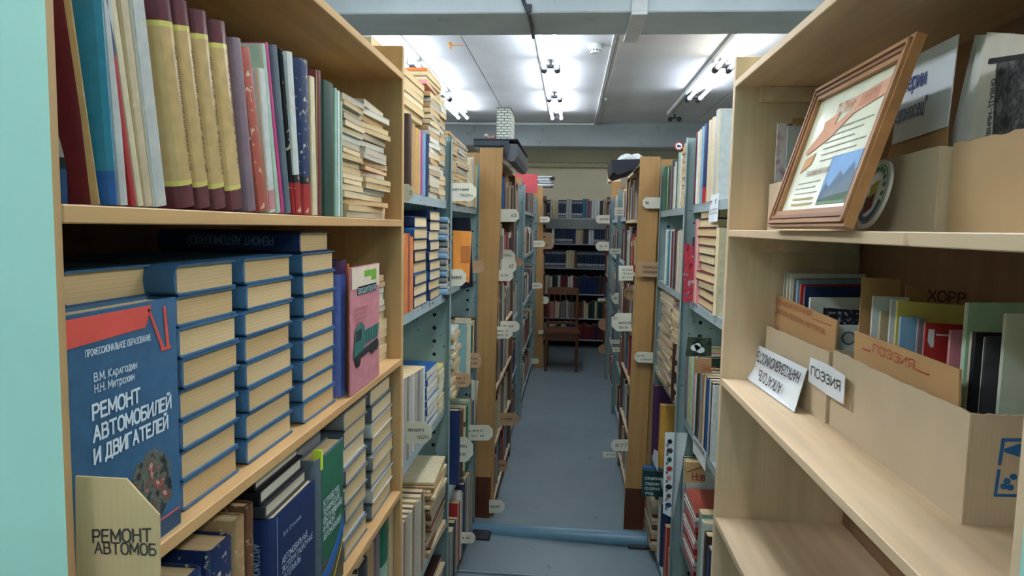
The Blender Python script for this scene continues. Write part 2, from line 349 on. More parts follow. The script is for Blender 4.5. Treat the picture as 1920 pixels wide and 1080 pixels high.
def row(side, X, z, items, shelf, D=.15, parts=True, start=1):
    """items: (px_left, px_right, colour, height, opts) measured on the plane X; px order as seen in the photograph"""
    seq = []
    for it in items:
        ya, yb = sorted((Yat(it[0], X, z+.1), Yat(it[1], X, z+.1))); seq.append((ya, yb, it))
    seq.sort(key=lambda q: q[0]); last = -9
    if abs(X) > .418 and seq:          # keep the row between the two end panels of its rack
        lo, hi = (1.607, 2.602) if abs(abs(X)-.4635) < .0125 or X == .447 else (2.668, 3.592 if X > 0 else 3.632)
        if X < -.485 or X == -.48: lo, hi = 2.668, 3.632
        if X in (.455, .46, .44): lo, hi = 2.668, 3.592
        a0, a1 = seq[0][0], max(q[1] for q in seq); b0, b1 = max(a0, lo), min(a1, hi)
        if b1 > b0 and (a0, a1) != (b0, b1): seq = [(b0+(p-a0)*(b1-b0)/(a1-a0), b0+(q-a0)*(b1-b0)/(a1-a0), it) for p, q, it in seq]
    for i, (ya, yb, it) in enumerate(seq):
        o = dict(it[4]) if len(it) > 4 else {}
        ya = max(ya, last+.0004); yb = max(yb, ya+.003)
        if yb-ya > .055 and abs(X) > .42: ya = yb-.042
        last = yb
        upright(side, X+side*o.pop('inset', 0.0), ya, z, yb-ya-.0005, o.pop('D', D), it[3], it[2], shelf, i+start, parts=o.pop('parts', parts), **o)
def fill(side, X, z, Ya, Yb, hr, tr, pal, shelf, seed, D=.16, parts=False, hard=.6, start=1, lean=.0, bandp=.25, group=None):
    r = random.Random(seed); y = Ya; i = start
    while True:
        t = r.uniform(*tr)
        if y+t > Yb: break
        h = r.uniform(*hr); c = r.choice(pal); hd = r.random() < hard
        bands = ()
        if r.random() < bandp: bands = ((.72, .86, r.choice(['cream', 'white', 'gold'])),) if r.random() < .6 else ((0.0, .22, r.choice(['white', 'red', 'cream'])),)
        if c in ('cream', 'white'): bands = ()
        upright(side, X+side*r.uniform(0, .012), y, z, t-.0008, D, h, c, shelf, i, parts=parts, hard=hd, bands=bands, page=r.choice(['cream', 'white', 'tan']))
        y += t; i += 1
    return i
def stack(side, X, Ya, Yb, z, n, t, cols, mode, shelf, D=.2, jit=.004, parts=True, hard=True, page='cream', which='', skew=.02, seed=0, name=None):
    """n books lying flat; mode near: spine faces the camera end; fore: fore-edge faces the aisle; spine: spine faces the aisle"""
    r = random.Random(seed+int(Ya*1000)); out = []; zz = z+.0007
    for i in range(n):
        c = cols[i % len(cols)] if isinstance(cols, (list, tuple)) else cols
        tt = t*r.uniform(.9, 1.1) if not hard else t
        jx, jy = r.uniform(-jit, jit)-.001, r.uniform(-jit, jit)
        w = Yb-Ya; x = X+side*abs(jx)
        if mode == 'near': d_, h_ = w, D; f = frame((x if side < 0 else x+D, Ya+jy, zz), (0, -1, 0), (0, 0, 1), (-1, 0, 0))
        elif mode == 'fore':
            d_, h_ = D, w
            f = frame((x-D, Ya+jy, zz), (-1, 0, 0), (0, 0, 1), (0, 1, 0)) if side < 0 else frame((x+D, Yb+jy, zz), (1, 0, 0), (0, 0, 1), (0, -1, 0))
        else:
            d_, h_ = D, w
            f = frame((x, Yb+jy, zz), (1, 0, 0), (0, 0, 1), (0, -1, 0)) if side < 0 else frame((x, Ya+jy, zz), (-1, 0, 0), (0, 0, 1), (0, 1, 0))
        c3 = Vector((x+side*D/2, (Ya+Yb)/2, zz))
        f = Matrix.Translation(c3) @ Matrix.Rotation(r.uniform(-skew, skew), 4, 'Z') @ Matrix.Translation(-c3) @ f
        kd = 'hardback' if hard else ('booklet' if t < .0192 else 'paperback')
        lab = f"{cname(c)} {kd}, {ORD(n-i)} down in {which}, {shelf}"
        out.append(book(f, tt-.0006, d_, h_, c, hard=hard, page=page if page != 'mix' else r.choice(['cream', 'white', 'tan', 'grey']), parts=parts, label=lab, cat=('textbook' if name == 'textbook' else {'hardback': 'book'}.get(kd, kd)), group=f'{which}, {shelf}',
                        name=name or {'hardback': 'book', 'paperback': 'paperback', 'booklet': 'booklet'}[kd]))
        zz += tt; NB[0] += 1
    return out, zz
# ================================================================ ROOM
GREEN = mat('mint_wall_paint', (168, 222, 210), 'plain', .6, scale=3)
struct(MB().box(-3, 3, -3, 10, -.1, 0), 'floor', mat('blue_grey_floor', (124, 140, 146), 'stained', .38, scale=1.6, scale2=9))
CEIL = mat('white_ceiling', (214, 217, 222), 'plain', .8, scale=2)
ce = MB()
for i in range(5): ce.box(-3, -2.02+.004, -3+2.6*i, -.404+2.6*i, 2.985, 3.08)
ceil = struct(MB().box(-3, 3, -3, 10, 2.99, 3.1), 'ceiling', CEIL)
# ceiling slabs, each its own piece with a joint between
xs = [-3, -2.05, -.80, .27, 1.5, 3]; k = 0
for i in range(5):
    for ya, yb in ((-3, .3), (.44, 3.41), (3.83, 8.8)):
        p = MB().box(xs[i]+.004, xs[i+1]-.004, ya, yb, 2.975+.004*(i % 2), 2.991, bev=.004).obj('slab', CEIL, ceil)
struct(MB().box(-3.1, -3, -3, 10, 0, 3), 'wall_left', mat('pale_wall', (206, 204, 192), 'plain', .8, scale=2))
struct(MB().box(3, 3.1, -3, 10, 0, 3), 'wall_right', mat('pale_wall', (206, 204, 192), 'plain', .8, scale=2))
struct(MB().box(-3, 3, 9.75, 9.85, 0, 3), 'wall_back', mat('beige_wall', (232, 222, 194), 'plain', .8, scale=2))
xw = onY(106, 540, .44).x; xr = onY(1912, 1070, .44).x
wf = MB(); wf.box(-3, xw, .30, .44, 0, 2.98); wf.box(xr, 3, .30, .44, 0, 2.98); wf.box(xw, xr, .30, .44, 2.3, 2.98)
struct(wf, 'wall_front', GREEN)
struct(MB().box(-3, 3, -3.1, -3, 0, 3), 'wall_rear', GREEN)
BEAM = mat('blue_grey_beam', (192, 202, 206), 'stained', .7, scale=3, scale2=7)
bmo = struct(MB().box(-3, 3, 3.42, 3.81, 2.69, 2.99, bev=.006), 'trim_1', BEAM)
struct(MB().box(-3, 3, 8.8, 9.2, 2.68, 2.99, bev=.01), 'trim_2', mat('grey_beam', (172, 180, 184), 'stained', .7, scale=2, scale2=9))
# pipes and conduits
tag(MB().cyl((-3, 9.66, 2.53), (3, 9.66, 2.53), .035, n=16).obj('heating_pipe', mat('beige_pipe', (204, 194, 162), 'plain', .5), smooth=True), 'beige horizontal pipe running high along the end wall', 'pipe')
tag(MB().cyl((-3, 8.77, 2.955), (.26, 8.77, 2.955), .017, n=10).obj('conduit', PAPER, smooth=True), 'white thin horizontal pipe along the top of the far ceiling beam', 'pipe')
cdm = mat('white_plastic', (206, 208, 208), 'plain', .5)
cc = thing('cable_duct', 'white square cable duct running lengthwise along the middle of the ceiling', 'cable duct', (.29, 3.4, 2.6))
MB().box(.255, .305, 3.82, 8.8, 2.945, 2.975, bev=.002).obj('duct_run', cdm, cc)
MB().box(.262, .338, 3.40, 3.42, 2.69, 2.99, bev=.002).obj('duct_run', cdm, cc)
MB().box(.262, .338, 3.40, 3.90, 2.672, 2.69, bev=.002).obj('duct_run', cdm, cc)
MB().box(.28, .284, 3.90, 8.8, 2.943, 2.946).obj('lid_seam', mat('seam', (90, 92, 92)), cc)
cb = MB(); a0 = onY(978, -10, 3.415); a1 = onY(991, 22, 3.415)
pts = [Vector((a0.x-.01, 3.412, 2.95)), Vector((a0.x, 3.412, a0.z)), Vector(((a0.x+a1.x)/2-.004, 3.41, (a0.z+a1.z)/2)), Vector((a1.x, 3.41, 2.685)), Vector((a1.x+.004, 3.6, 2.68)), Vector((a1.x+.002, 3.82, 2.68))]
cb.tube(pts, .009); cb.box(a1.x-.012, a1.x+.016, 3.40, 3.41, 2.69, 2.725)
single(cb, 'cable', mat('dark_cable', (60, 64, 68)), 'dark electric cable hanging over the near ceiling beam', 'cable', smooth=True)
# ---- fluorescent lamps
TUBE = mat('lit_tube', (238, 246, 255), 'emit', power=TUBE_POWER)
NEARTUBE = mat('near_lit_tube', (240, 246, 255), 'emit', power=TUBE_POWER*2.7)
TUBEW = mat('warm_lit_tube', (255, 240, 214), 'emit', power=TUBE_POWER)
BASEM = mat('lamp_housing', (205, 208, 208), 'plain', .5); SOCK = mat('lamp_socket', (52, 54, 62), 'plain', .4)
def lamp(x, y0, y1, label, lit=(TUBE, TUBE), z=2.945):
    t = thing('ceiling_lamp', label, 'ceiling lamp', (x, (y0+y1)/2, z), 'bare fluorescent tube lamps')
    MB().box(x-.085, x-.055, y0-.01, y1+.01, z-.01, z+.03, bev=.004).obj('housing', BASEM, t)
    MB().box(x-.03, x+.05, y0+.02, y1-.02, z+.005, z+.03, bev=.004).obj('housing', BASEM, t)
    for s, l in zip((-1, 1), lit):
        xx = x+s*.05
        if l: MB().cyl((xx, y0+.03, z-.055), (xx, y1-.03, z-.055), .014, n=10).obj('tube', l, t, smooth=True)
        for e, yy in ((1, y0), (-1, y1)):
            MB().cyl((xx, yy, z-.055), (xx, yy+e*.045, z-.055), .026, n=12).obj('socket', SOCK, t, smooth=True)
    for yy in (y0, y1-.01):
        MB().box(x-.05, x+.05, yy, yy+.012, z-.045, z-.03).cyl((x, yy+.006, z-.04), (x, yy+.006, z+.01), .01).obj('bracket', SOCK, t)
xs_ = {'middle': -.19, 'right': 1.13, 'left': -1.27}
for nm, X in xs_.items():
    for j, (y0, y1) in enumerate(((4.25, 5.45), (5.5, 6.7), (6.75, 7.95))):
        ds = ('nearest', 'second', 'farthest')[j]
        lit = (None, None) if (nm == 'right' and j == 2) else (TUBE, TUBE)
        if nm == 'right' and j == 0: lit = (TUBEW, TUBE)
        lamp(X, y0, y1, f"{'unlit' if lit[0] is None else 'lit'} twin tube lamp, {ds} in the {nm} row under the ceiling", lit)
for X in (-1.27, 0.0, 1.2):
    for y in (1.3, -1.9):
        w_ = {-1.27: 'left', 0.0: 'middle', 1.2: 'right'}[X]
        lamp(X, y, y+1.2, f"lit twin tube lamp {'above the near bookcases' if y > 0 else 'behind the photographer'}, {w_} row", (NEARTUBE, NEARTUBE))
for (px, py, r, lab) in ((1116, 88, .052, 'round white smoke detector beside the cable duct, near the first lamp'), (1130, 187, .04, 'small flat white detector beyond the round one on the cable duct')):
    p = onZ(px, py, 2.96); t = thing('smoke_detector', lab, 'smoke detector', (p.x, p.y, 2.93))
    MB().cyl((p.x, p.y, 2.975), (p.x, p.y, 2.95), r, n=20).obj('base', PAPER, t, smooth=True)
    if r > .045:
        MB().cyl((p.x, p.y, 2.95), (p.x, p.y, 2.915), r*.9, r*.6, n=20).obj('sensor_cap', PAPER, t, smooth=True)
        for q in range(10):
            a = q*math.pi/5; MB().box(p.x+math.cos(a)*r*.72-.004, p.x+math.cos(a)*r*.72+.004, p.y+math.sin(a)*r*.72-.004, p.y+math.sin(a)*r*.72+.004, 2.928, 2.94).obj('vent', SOCK, t)
p = onZ(843, 84, 2.96); w = thing('ceiling_wire_knot', 'orange wire knot on the ceiling left of the middle lamps', 'wire', (p.x, p.y, 2.93))
MB().cyl((p.x, p.y, 2.975), (p.x+.01, p.y, 2.93), .014, .006, n=7).obj('knot', mat('orange_wire', (214, 150, 60)), w)
MB().tube([(p.x, p.y, 2.96), (p.x+.05, p.y, 2.955), (p.x+.09, p.y+.05, 2.965)], .003).obj('wire_end', mat('orange_wire', (214, 150, 60)), w)
# ---- floor pipe
q1, q2 = onY(890, 994, 3.55), onY(1205, 1013, 3.47); pa, pb = q1+(q1-q2)*.28, q2+(q2-q1)*.18
single(MB().cyl(pa, pb, .043, n=24), 'floor_pipe', mat('blue_painted_pipe', (96, 134, 156), 'stained', .35, scale=5, scale2=22),
       'blue painted pipe lying across the aisle floor between the racks', 'pipe', smooth=True)
for x in (-.43, .39):
    t = single(MB().box(x-.05, x+.05, 3.42, 3.6, 0, .03, bev=.006), 'pipe_support', mat('dark_block', (44, 44, 50)), f"dark block under the {'left' if x < 0 else 'right'} end of the blue floor pipe", 'block')
st = MB(); st.box(-.55, .55, 3.10, 3.75, 0, .012, bev=.005)
single(st, 'floor_patch', mat('blue_grey_floor', (124, 140, 146), 'stained', .38, scale=1.6, scale2=9), 'raised floor strip under the blue pipe', 'floor strip')
# ================================================================ NEAR LEFT BOOKCASE
XL = -.382; YE = 1.53; YN = .487; BD = .30
def bookcase(side, X, boards, yn, ye, ztop, mh, mv, label, depth, brace=False, backm=BACK):
    t = thing('bookcase', label, 'bookcase', (X+side*depth/2, (yn+ye)/2, 0))
    def bx(x0, x1, *a): return MB().box(min(x0, x1), max(x0, x1), *a, bev=.0012)
    bx(X, X+side*depth, ye, ye+.018, 0, ztop).obj('upright', mv, t)
    bx(X, X+side*depth, yn-.020, yn, 0, ztop).obj('upright', mv, t)
    bx(X+side*depth, X+side*(depth+.006), yn-.02, ye+.018, 0, ztop).obj('back_panel', backm, t)
    for (z0, z1) in boards: bx(X, X+side*(depth-.001), yn+.0005, ye-.0005, z0, z1).obj('shelf', mh, t)
    if brace:
        for (z0, z1) in boards[:4]:
            bx(X+side*.05, X+side*(depth-.01), ye-.016, ye-.0005, z0-.032, z0-.0005).obj('cleat', mh, t)
    return t
BL = [(1.973, 1.988), (1.646, 1.661), (1.327, 1.342), (1.012, 1.027), (.69, .705), (.36, .375), (.06, .075)]
bookcase(-1, XL, BL, YN, YE, 2.047, OAK, OAKV, 'tan plywood bookcase at the left front, full of motor repair textbooks', BD)
z = 1.6612; X = XL-.004
SH = 'left front bookcase top shelf'
def leaning(items, side, X, z, shelf, D, start=1):
    i = start; last = -9
    for it in items:
        bx0, bx1, tx, ty, col = it[:5]; o = dict(it[5]) if len(it) > 5 else {}
        xx = X+side*o.pop('inset', 0)
        ya, yb = Yat(bx0, xx, z), Yat(bx1, xx, z); ya = max(ya, last+.0004); last = yb
        tp = onX(tx, ty, xx); h = min(math.hypot(tp.z-z, tp.y-ya), .298); lean = math.atan2(ya-tp.y, tp.z-z)
        lean = min(max(lean, 0), .3, math.asin(max(0, min(.99, (ya-.4885)/h))) if side < 0 else .3)
        t = (yb-ya)*math.cos(lean)-.0004
        upright(side, xx, ya, z, max(t, .002), o.pop('D', D), h, col, shelf, i, lean=lean, **o); i += 1
leaning([
 (112, 128, 106, -60, 'pale_grey', dict(inset=.03, bands=((0, .15, 'blue'), (.15, .2, 'black')))),
 (150, 167, 106, -20, 'maroon', dict(inset=.012)),
 (168, 185, 128, -15, 'gold', dict(worn=True, inset=.004, hard=False)),
 (200, 223, 168, -30, 'teal', dict(bands=((0, .16, 'blue'),), gloss=.25)),
 (224, 242, 190, -20, 'pale_grey', dict(hard=False)),
 (246, 257, 192, -15, 'red', dict(hard=False, bands=((.72, 1, 'navy'),))),
 (258, 271, 202, -15, 'cream', dict(hard=False)),
 (272, 288, 222, -15, 'beige', dict(hard=False, worn=True)),
 (290, 316, 244, -8, 'pale_grey', dict(hard=False, worn=True, page='white')),
], -1, X, z, SH, .17)
GB = ((0, .11, 'plum'), (.11, .135, 'yellow'), (.86, .885, 'yellow'), (.885, 1, 'plum'))
TI = mat('spine_ink', (92, 72, 44))
for i, (b0, b1, tx, ty) in enumerate(((338, 368, 286, -12), (370, 397, 321, -2), (399, 427, 356, 16), (430, 458, 392, 36))):
    leaning([(b0, b1, tx, ty, 'gold', dict(bands=GB, gloss=.22, title=('~'+'x'*26, TI),
        label=f'gold spined thick volume with plum bands, {ORD(i+1)} of four on top left shelf'))], -1, X, z, SH, .17, 10+i)
leaning([
 (463, 481, 432, 70, 'mauve', dict(page='white')),
 (483, 504, 446, 88, 'faded_red', dict(worn=True)),
 (505, 518, 484, 128, 'white', dict(hard=False, bands=((.02, .16, 'pink'),))),
 (519, 527, 489, 82, 'pale_green', dict(hard=False)),
 (528, 534, 496, 80, 'magenta', dict(hard=False)),
 (535, 546, 507, 84, 'blue_grey', dict()),
 (547, 552, 522, 92, 'black', dict(worn=True, bands=((0, .2, 'red'),))),
 (553, 566, 534, 96, 'white', dict(worn=True, bands=((0, .2, 'red'), (.2, .25, 'black')))),
 (568, 584, 560, 108, 'navy', dict(worn=True, bands=((0, .2, 'red'), (.2, .25, 'black')))),
 (586, 596, 580, 142, 'cream', dict(hard=False)),
 (597, 603, 597, 132, 'maroon', dict(hard=False)),
 (605, 627, 603, 148, 'dark_green', dict(D=.2)),
 (628, 633, 627, 165, 'mint', dict(hard=False)), (634, 638, 633, 170, 'white', dict(hard=False)), (639, 643, 638, 190, 'pale_green', dict(hard=False)),
], -1, X, z, SH, .17, 14)
tanc = ['tan', 'beige', 'cream', 'pale_grey', 'beige', 'tan', 'beige']
y0, y1, y2 = Yat(646, X, z), Yat(678, X, z), Yat(730, X, z)
_, zz = stack(-1, X, y0, y2-.01, z, 4, .011, ['beige', 'cream', 'tan', 'beige'], 'fore', SH, hard=False, page='mix', which='tattered bottom pile', D=.2, jit=.012, skew=.06, seed=1)
_, za = stack(-1, X, y0, y1+.02, zz, 15, .0108, ['beige', 'cardboard' if 0 else 'tan', 'cream', 'pale_green', 'pale_grey'], 'fore', SH, hard=False, page='mix', which='near pile', D=.2, jit=.01, skew=.05, seed=2)
_, zc = stack(-1, X, y1+.024, y2, zz, 9, .0115, ['pale_grey', 'white', 'beige', 'tan', 'red'], 'fore', SH, hard=False, page='mix', which='far pile', D=.2, jit=.012, skew=.05, seed=3)
_, zc = stack(-1, X, y1+.024, y2, zc, 6, .0125, ['tan', 'beige', 'cream'], 'fore', SH, hard=False, page='mix', which='upper far pile', D=.2, jit=.014, skew=.09, seed=4)
# middle shelf: blue textbook stacks
z = 1.3422; SH = 'left front bookcase middle shelf'
T = .0328
def ystack(a, b, X, z): return Yat(a, X, z), Yat(b, X, z)
for nm, a, b, n, Xs in (('first blue stack', 132, 306, 8, -.428), ('second blue stack', 340, 449, 8, -.398), ('third blue stack', 464, 551, 8, -.398), ('fourth blue stack', 570, 630, 8, -.398)):
    ya, yb = ystack(a, b, Xs, 1.47); ya = max(ya, .491)
    stack(-1, Xs, ya, yb, z, n, T, ['steel_blue'], 'near', SH, D=.22, which=nm, jit=.004, skew=.008, page='tan', seed=5, name='textbook')
f = frame((-.40, .985, z+8*T+.0005), (0, -1, 0), (0, 0, 1), (-1, 0, 0))
book(f, .032, .125, .22, 'navy', page='tan', label='dark blue textbook lying alone on top of the fourth blue stack', name='textbook', group='blue textbooks', title=('РЕМОНТ АВТОМОБИЛЕЙ', mat('dim_ink', (120, 140, 165))))
# the blue textbook facing out
tl, tr, br, bl = onX(131, 598, -.388), onX(335, 556, -.388), onX(341, 985, -.388), onX(146, 1080, -.388)
ya, yb = .489, br.y; h = tr.z-z
f = frame((-.421, ya, z), (0, -1, 0), (1, 0, 0), (0, 0, 1))
R0 = book(frame((-.421, ya+.0005, z), (0, -1, 0), (1, 0, 0), (0, 0, 1)), .032, yb-ya, h, 'steel_blue', label='blue motor repair textbook facing out with an engine picture', name='textbook', cat='book', gloss=.35)
xf = -.3888
def deco(root, name, pts, m, x=None, d=.0005):  # polygon on the plane X, outline given as (Y,Z)
    x = xf if x is None else x
    return MB().prism([(x, y, zz) for y, zz in pts], (d, 0, 0)).obj(name, m, root)
RED = mat('red_print', (216, 84, 74), 'plain', .45)
wd = yb-ya
deco(R0, 'red_band', [(ya+.001, z+h*.885), (ya+wd*.68, z+h*.90), (ya+wd*.74, z+h*.985), (ya+.001, z+h*.985)], RED)
for q in (0, 1):
    o_ = wd*.16*q
    deco(R0, 'red_stripe', [(ya+wd*.70+o_, z+h*.97), (ya+wd*.725+o_, z+h*.97), (ya+wd*.86+o_*.35, z+h*.80), (ya+wd*.83+o_*.35, z+h*.80)], RED)
deco(R0, 'red_stripe', [(ya+wd*.82, z+h*.80), (ya+wd*.93, z+h*.80), (ya+wd*.93, z+h*.787), (ya+wd*.83, z+h*.785)], RED)
deco(R0, 'grey_band', [(ya+.001, z+.002), (ya+wd-.002, z+.002), (ya+wd-.002, z+h*.075), (ya+.001, z+h*.075)], mat('dusk_print', (52, 76, 100)))
deco(R0, 'red_line', [(ya+.001, z+h*.075), (ya+wd-.002, z+h*.075), (ya+wd-.002, z+h*.081), (ya+.001, z+h*.081)], RED)
U_, V_ = (0, 1, 0), (0, 0, 1); tx = xf+.0002
text_part(R0, 'ПРОФЕССИОНАЛЬНОЕ ОБРАЗОВАНИЕ', .0075, (tx, ya+wd*.16, z+h*.845), U_, V_, WINK, fit=wd*.56)
text_part(R0, 'В.М. Карагодин\nН.Н. Митрохин', .0092, (tx, ya+wd*.22, z+h*.75), U_, V_, WINK, fit=wd*.36)
text_part(R0, 'РЕМОНТ', .0165, (tx, ya+wd*.20, z+h*.615), U_, V_, WINK, fit=wd*.40, heavy=.0007)
text_part(R0, 'АВТОМОБИЛЕЙ', .0165, (tx, ya+wd*.20, z+h*.535), U_, V_, WINK, fit=wd*.71, heavy=.0007)
text_part(R0, 'И ДВИГАТЕЛЕЙ', .0165, (tx, ya+wd*.20, z+h*.455), U_, V_, WINK, fit=wd*.67, heavy=.0007)
ENG = mat('engine_picture', (90, 90, 80), 'photo', .5, scale=85, inks=[(30, 38, 40), (62, 72, 70), (104, 108, 98), (84, 92, 84), (150, 70, 62), (190, 184, 166), (44, 60, 54)])
cy, cz = ya+wd*.70, z+h*.235; pr = random.Random(3)
deco(R0, 'engine_picture', [(cy+wd*.215*math.cos(a)*pr.uniform(.82, 1.12), cz+h*.165*math.sin(a)*pr.uniform(.85, 1.1)) for a in [2*math.pi*i/22 for i in range(22)]], ENG)
# hand-lettered cardboard divider
yc = .4875
def card_poly(px, Y): return [onY(a, b, Y) for a, b in px]
dv = card_poly([(143, 1130), (141, 893), (236, 898), (298, 966), (300, 1130)], .478)
D0 = thing('shelf_divider', 'hand lettered cardboard divider with cut corner at the left front', 'divider', (dv[0].x, .4875, dv[0].z))
MB().prism(dv, (0, .0018, 0)).obj('card', mat('tan_cardboard', (196, 166, 122), 'card', .8), D0)
MARK = mat('marker_ink', (58, 52, 52))
# world placement of lettering on the card plane
a = onY(176, 1016, .478); b_ = onY(284, 1014, .478); text_part(D0, 'РЕМОНТ', .0135, a, b_-a, (0, 0, 1), MARK, fit=(b_-a).length, lift=.0008)
a = onY(180, 1036, .478); b_ = onY(293, 1040, .478); text_part(D0, 'АВТОМОБ', .012, a, b_-a, (0, 0, 1), MARK, fit=(b_-a).length, lift=.0008)
# right of the stacks
row(-1, -.400, z, [(636, 650, 'violet_blue', .243, dict(D=.17, bands=((.9, 1, 'purple'),), label='tall violet blue hardback right of the blue stacks')),
                  (652, 655, 'orange', .235, dict(hard=False)), (655.5, 661, 'red', .215, dict(hard=False, bands=((0, .18, 'green'),), title=('ПРАВИЛА ДОРОЖНОГО ДВИЖЕНИЯ', WINK)))], SH)
p1, p2 = onX(656, 745, -.384), onX(709, 703, -.384)
fx = -.386; hb = .229; pf = .012
B0 = book(frame((fx, p1.y, z+.002), (0, -1, 0), (1, 0, 0), (0, 0, 1)), .004, p2.y-p1.y, hb, 'pink', hard=False, label='pink drivers booklet with a dump truck picture facing the aisle', name='booklet', cat='booklet')
xq = fx+.0045; Y0, Wd = p1.y, p2.y-p1.y
bump_m = lambda n, c: mat(n, c, 'plain', .5)
def dec2(name, pts, m, d=.0006): return MB().prism([(xq+.0002, Y0+a*Wd, z+.004+b*hb) for a, b in pts], (d, 0, 0)).obj(name, m, B0)
dec2('pale_top', [(.02, .82), (.97, .80), (.97, .985), (.02, .985)], bump_m('pale_print', (222, 206, 186)))
dec2('green_arrow', [(.42, .95), (.85, .95), (.85, .86), (.66, .86), (.66, .90), (.42, .90)], bump_m('green_print', (110, 170, 50)), .0010)
dec2('title_band', [(.2, .765), (.86, .765), (.86, .83), (.2, .83)], bump_m('dark_print', (46, 90, 92)))
xq += .0008; text_part(B0, 'ВОДИТЕЛЯ', .012, (xq, Y0+Wd*.22, z+.004+hb*.778), U_, V_, WINK, fit=Wd*.6)
text_part(B0, 'Для вождения\nавтомобиля\nи категории\nвождения', .0085, (xq-.0006, Y0+Wd*.12, z+hb*.66), U_, V_, bump_m('brown_ink', (160, 84, 74)), fit=Wd*.42)
TG, TD = bump_m('truck_green', (50, 110, 104)), bump_m('truck_dark', (34, 44, 48))
dec2('truck_bed', [(.40, .34), (.90, .36), (.95, .47), (.42, .46)], TG); dec2('truck_cab', [(.06, .28), (.40, .27), (.42, .50), (.30, .54), (.12, .50)], TG)
for q in range(5): dec2('bed_rib', [(.47+.09*q, .35), (.485+.09*q, .35), (.485+.09*q, .46), (.47+.09*q, .46)], TD, .0009)
dec2('cab_window', [(.12, .40), (.30, .40), (.30, .49), (.14, .48)], TD, .001); dec2('chassis', [(.10, .24), (.90, .28), (.90, .34), (.10, .29)], TD, .0007)
for c_ in ((.2, .24), (.70, .28), (.85, .29)):
    dec2('wheel', [(c_[0]+.075*math.cos(t_), c_[1]+.05*math.sin(t_)) for t_ in [i*math.pi/7 for i in range(14)]], TD, .0011)
y0, y1 = Yat(708, -.40, z), Yat(739, -.40, z)
_, zt = stack(-1, -.415, y0+.01, y1, z, 6, .019, ['beige', 'cream', 'tan', 'white'], 'fore', SH, hard=False, page='cream', which='small far pile', D=.17, jit=.006, skew=.04)
_, zt = stack(-1, -.415, y0+.01, y1-.02, zt, 6, .014, ['brown', 'cream', 'white', 'grey'], 'fore', SH, hard=False, page='mix', which='upper small far pile', D=.17, jit=.008, skew=.05)
# lower shelf
z = 1.0272; SH = 'left front bookcase lower shelf'
row(-1, -.395, z, [(330, 350, 'black', .235), (352, 384, 'navy', .245, dict(worn=True)), (400, 440, 'navy', .25, dict(worn=True, page='tan')), (442, 462, 'tan', .262, dict(worn=True)), (463, 478, 'brown', .268, dict(worn=True, page='tan'))], SH, D=.19)
fa, fb = onX(512, 1060, -.388).y, onX(590, 905, -.388).y; hN = .226
A0 = book(frame((-.43, fa, z), (0, -1, 0), (1, 0, 0), (0, 0, 1)), .042, fb-fa, hN, 'navy', label='navy motor materials textbook facing the aisle, lower left shelf', name='textbook', gloss=.35)
wq = fb-fa; NV = mat('pale_ink', (170, 186, 214), 'plain', .5)
text_part(A0, 'В.А. Стуканов', .008, (-.3878, fa+wq*.22, z+hN*.83), U_, V_, NV, fit=wq*.4)
text_part(A0, 'АВТОМОБИЛЬНЫЕ\nЭКСПЛУАТАЦИОННЫЕ\nМАТЕРИАЛЫ', .0125, (-.3878, fa+wq*.18, z+hN*.66), U_, V_, NV, fit=wq*.74)
text_part(A0, 'АВТОМОБИЛЬНЫЕ МАТЕРИАЛЫ', .012, (-.414, fa-.0036, z+hN*.85), (0, 0, -1), (1, 0, 0), NV, fit=.16, name='spine_title')
MB().box(-.3878, -.3874, fa+.013, fa+.0138, z+.003, z+hN-.003).obj('cover_line', NV, A0)
zz = z+hN+.0006
for i in range(3):
    f = frame((-.395-.004*i, fa-.006-.006*i, zz), (0, -1, 0), (0, 0, 1), (-1, 0, 0))
    book(f, .021, .145, .21, 'black' if i else 'dark_grey', page='white', label=f'dark hardback lying flat with white pages, {ORD(3-i)} from top above navy textbook', group='dark hardbacks lying above the navy textbook',
         title=('~xxxxxxxxx', mat('dim_ink', (120, 140, 165)))); zz += .0216
ga, gb = onX(594, 960, -.388).y, onX(643, 820, -.388).y; hG = .250; wG = gb-ga
G0 = book(frame((-.418, ga, z), (0, -1, 0), (1, 0, 0), (0, 0, 1)), .03, wG, hG, 'blue_grey', label='grey textbook with green cover panel and blue ribbon facing the aisle', name='textbook')
xf = -.3878
deco(G0, 'green_panel', [(ga+wG*.16, z+.07), (ga+wG*.97, z+.07), (ga+wG*.97, z+hG-.003), (ga+wG*.16, z+hG-.003)], mat('green_panel', (40, 104, 78), 'plain', .4))
deco(G0, 'brown_panel', [(ga+wG*.16, z+.003), (ga+wG*.97, z+.003), (ga+wG*.97, z+.066), (ga+wG*.16, z+.066)], mat('brown_panel', (92, 84, 62), 'plain', .4))
arc = [(ga+wG*(a_), z+.030+.058*a_**2.2) for a_ in [i/8 for i in range(9)]]
deco(G0, 'blue_ribbon', [(q[0], q[1]) for q in arc]+[(q[0], q[1]+.022) for q in arc[::-1]], mat('ribbon_blue', (36, 104, 180), 'plain', .35), d=.001)
arc = [(ga+wG*(.5+.5*a_), z+.008+.06*a_) for a_ in [0, .5, 1]]
deco(G0, 'yellow_line', arc+[(q[0], q[1]+.004) for q in arc[::-1]], mat('line_yellow', (208, 180, 60), 'plain', .35), d=.001)
text_part(G0, 'УСТРОЙСТВО,\nТЕХНИЧЕСКОЕ\nОБСЛУЖИВАНИЕ\nИ РЕМОНТ\nАВТОМОБИЛЕЙ', .0135, (-.3871, ga+wG*.2, z+hG*.66), U_, V_, WINK, fit=wG*.72)
MB().box(-.4, -.386, ga+wG*.13, ga+wG*.18, z+hG-.02, z+hG+.012).obj('sticky_note', mat('lime_note', (206, 226, 60), 'plain', .6), G0)
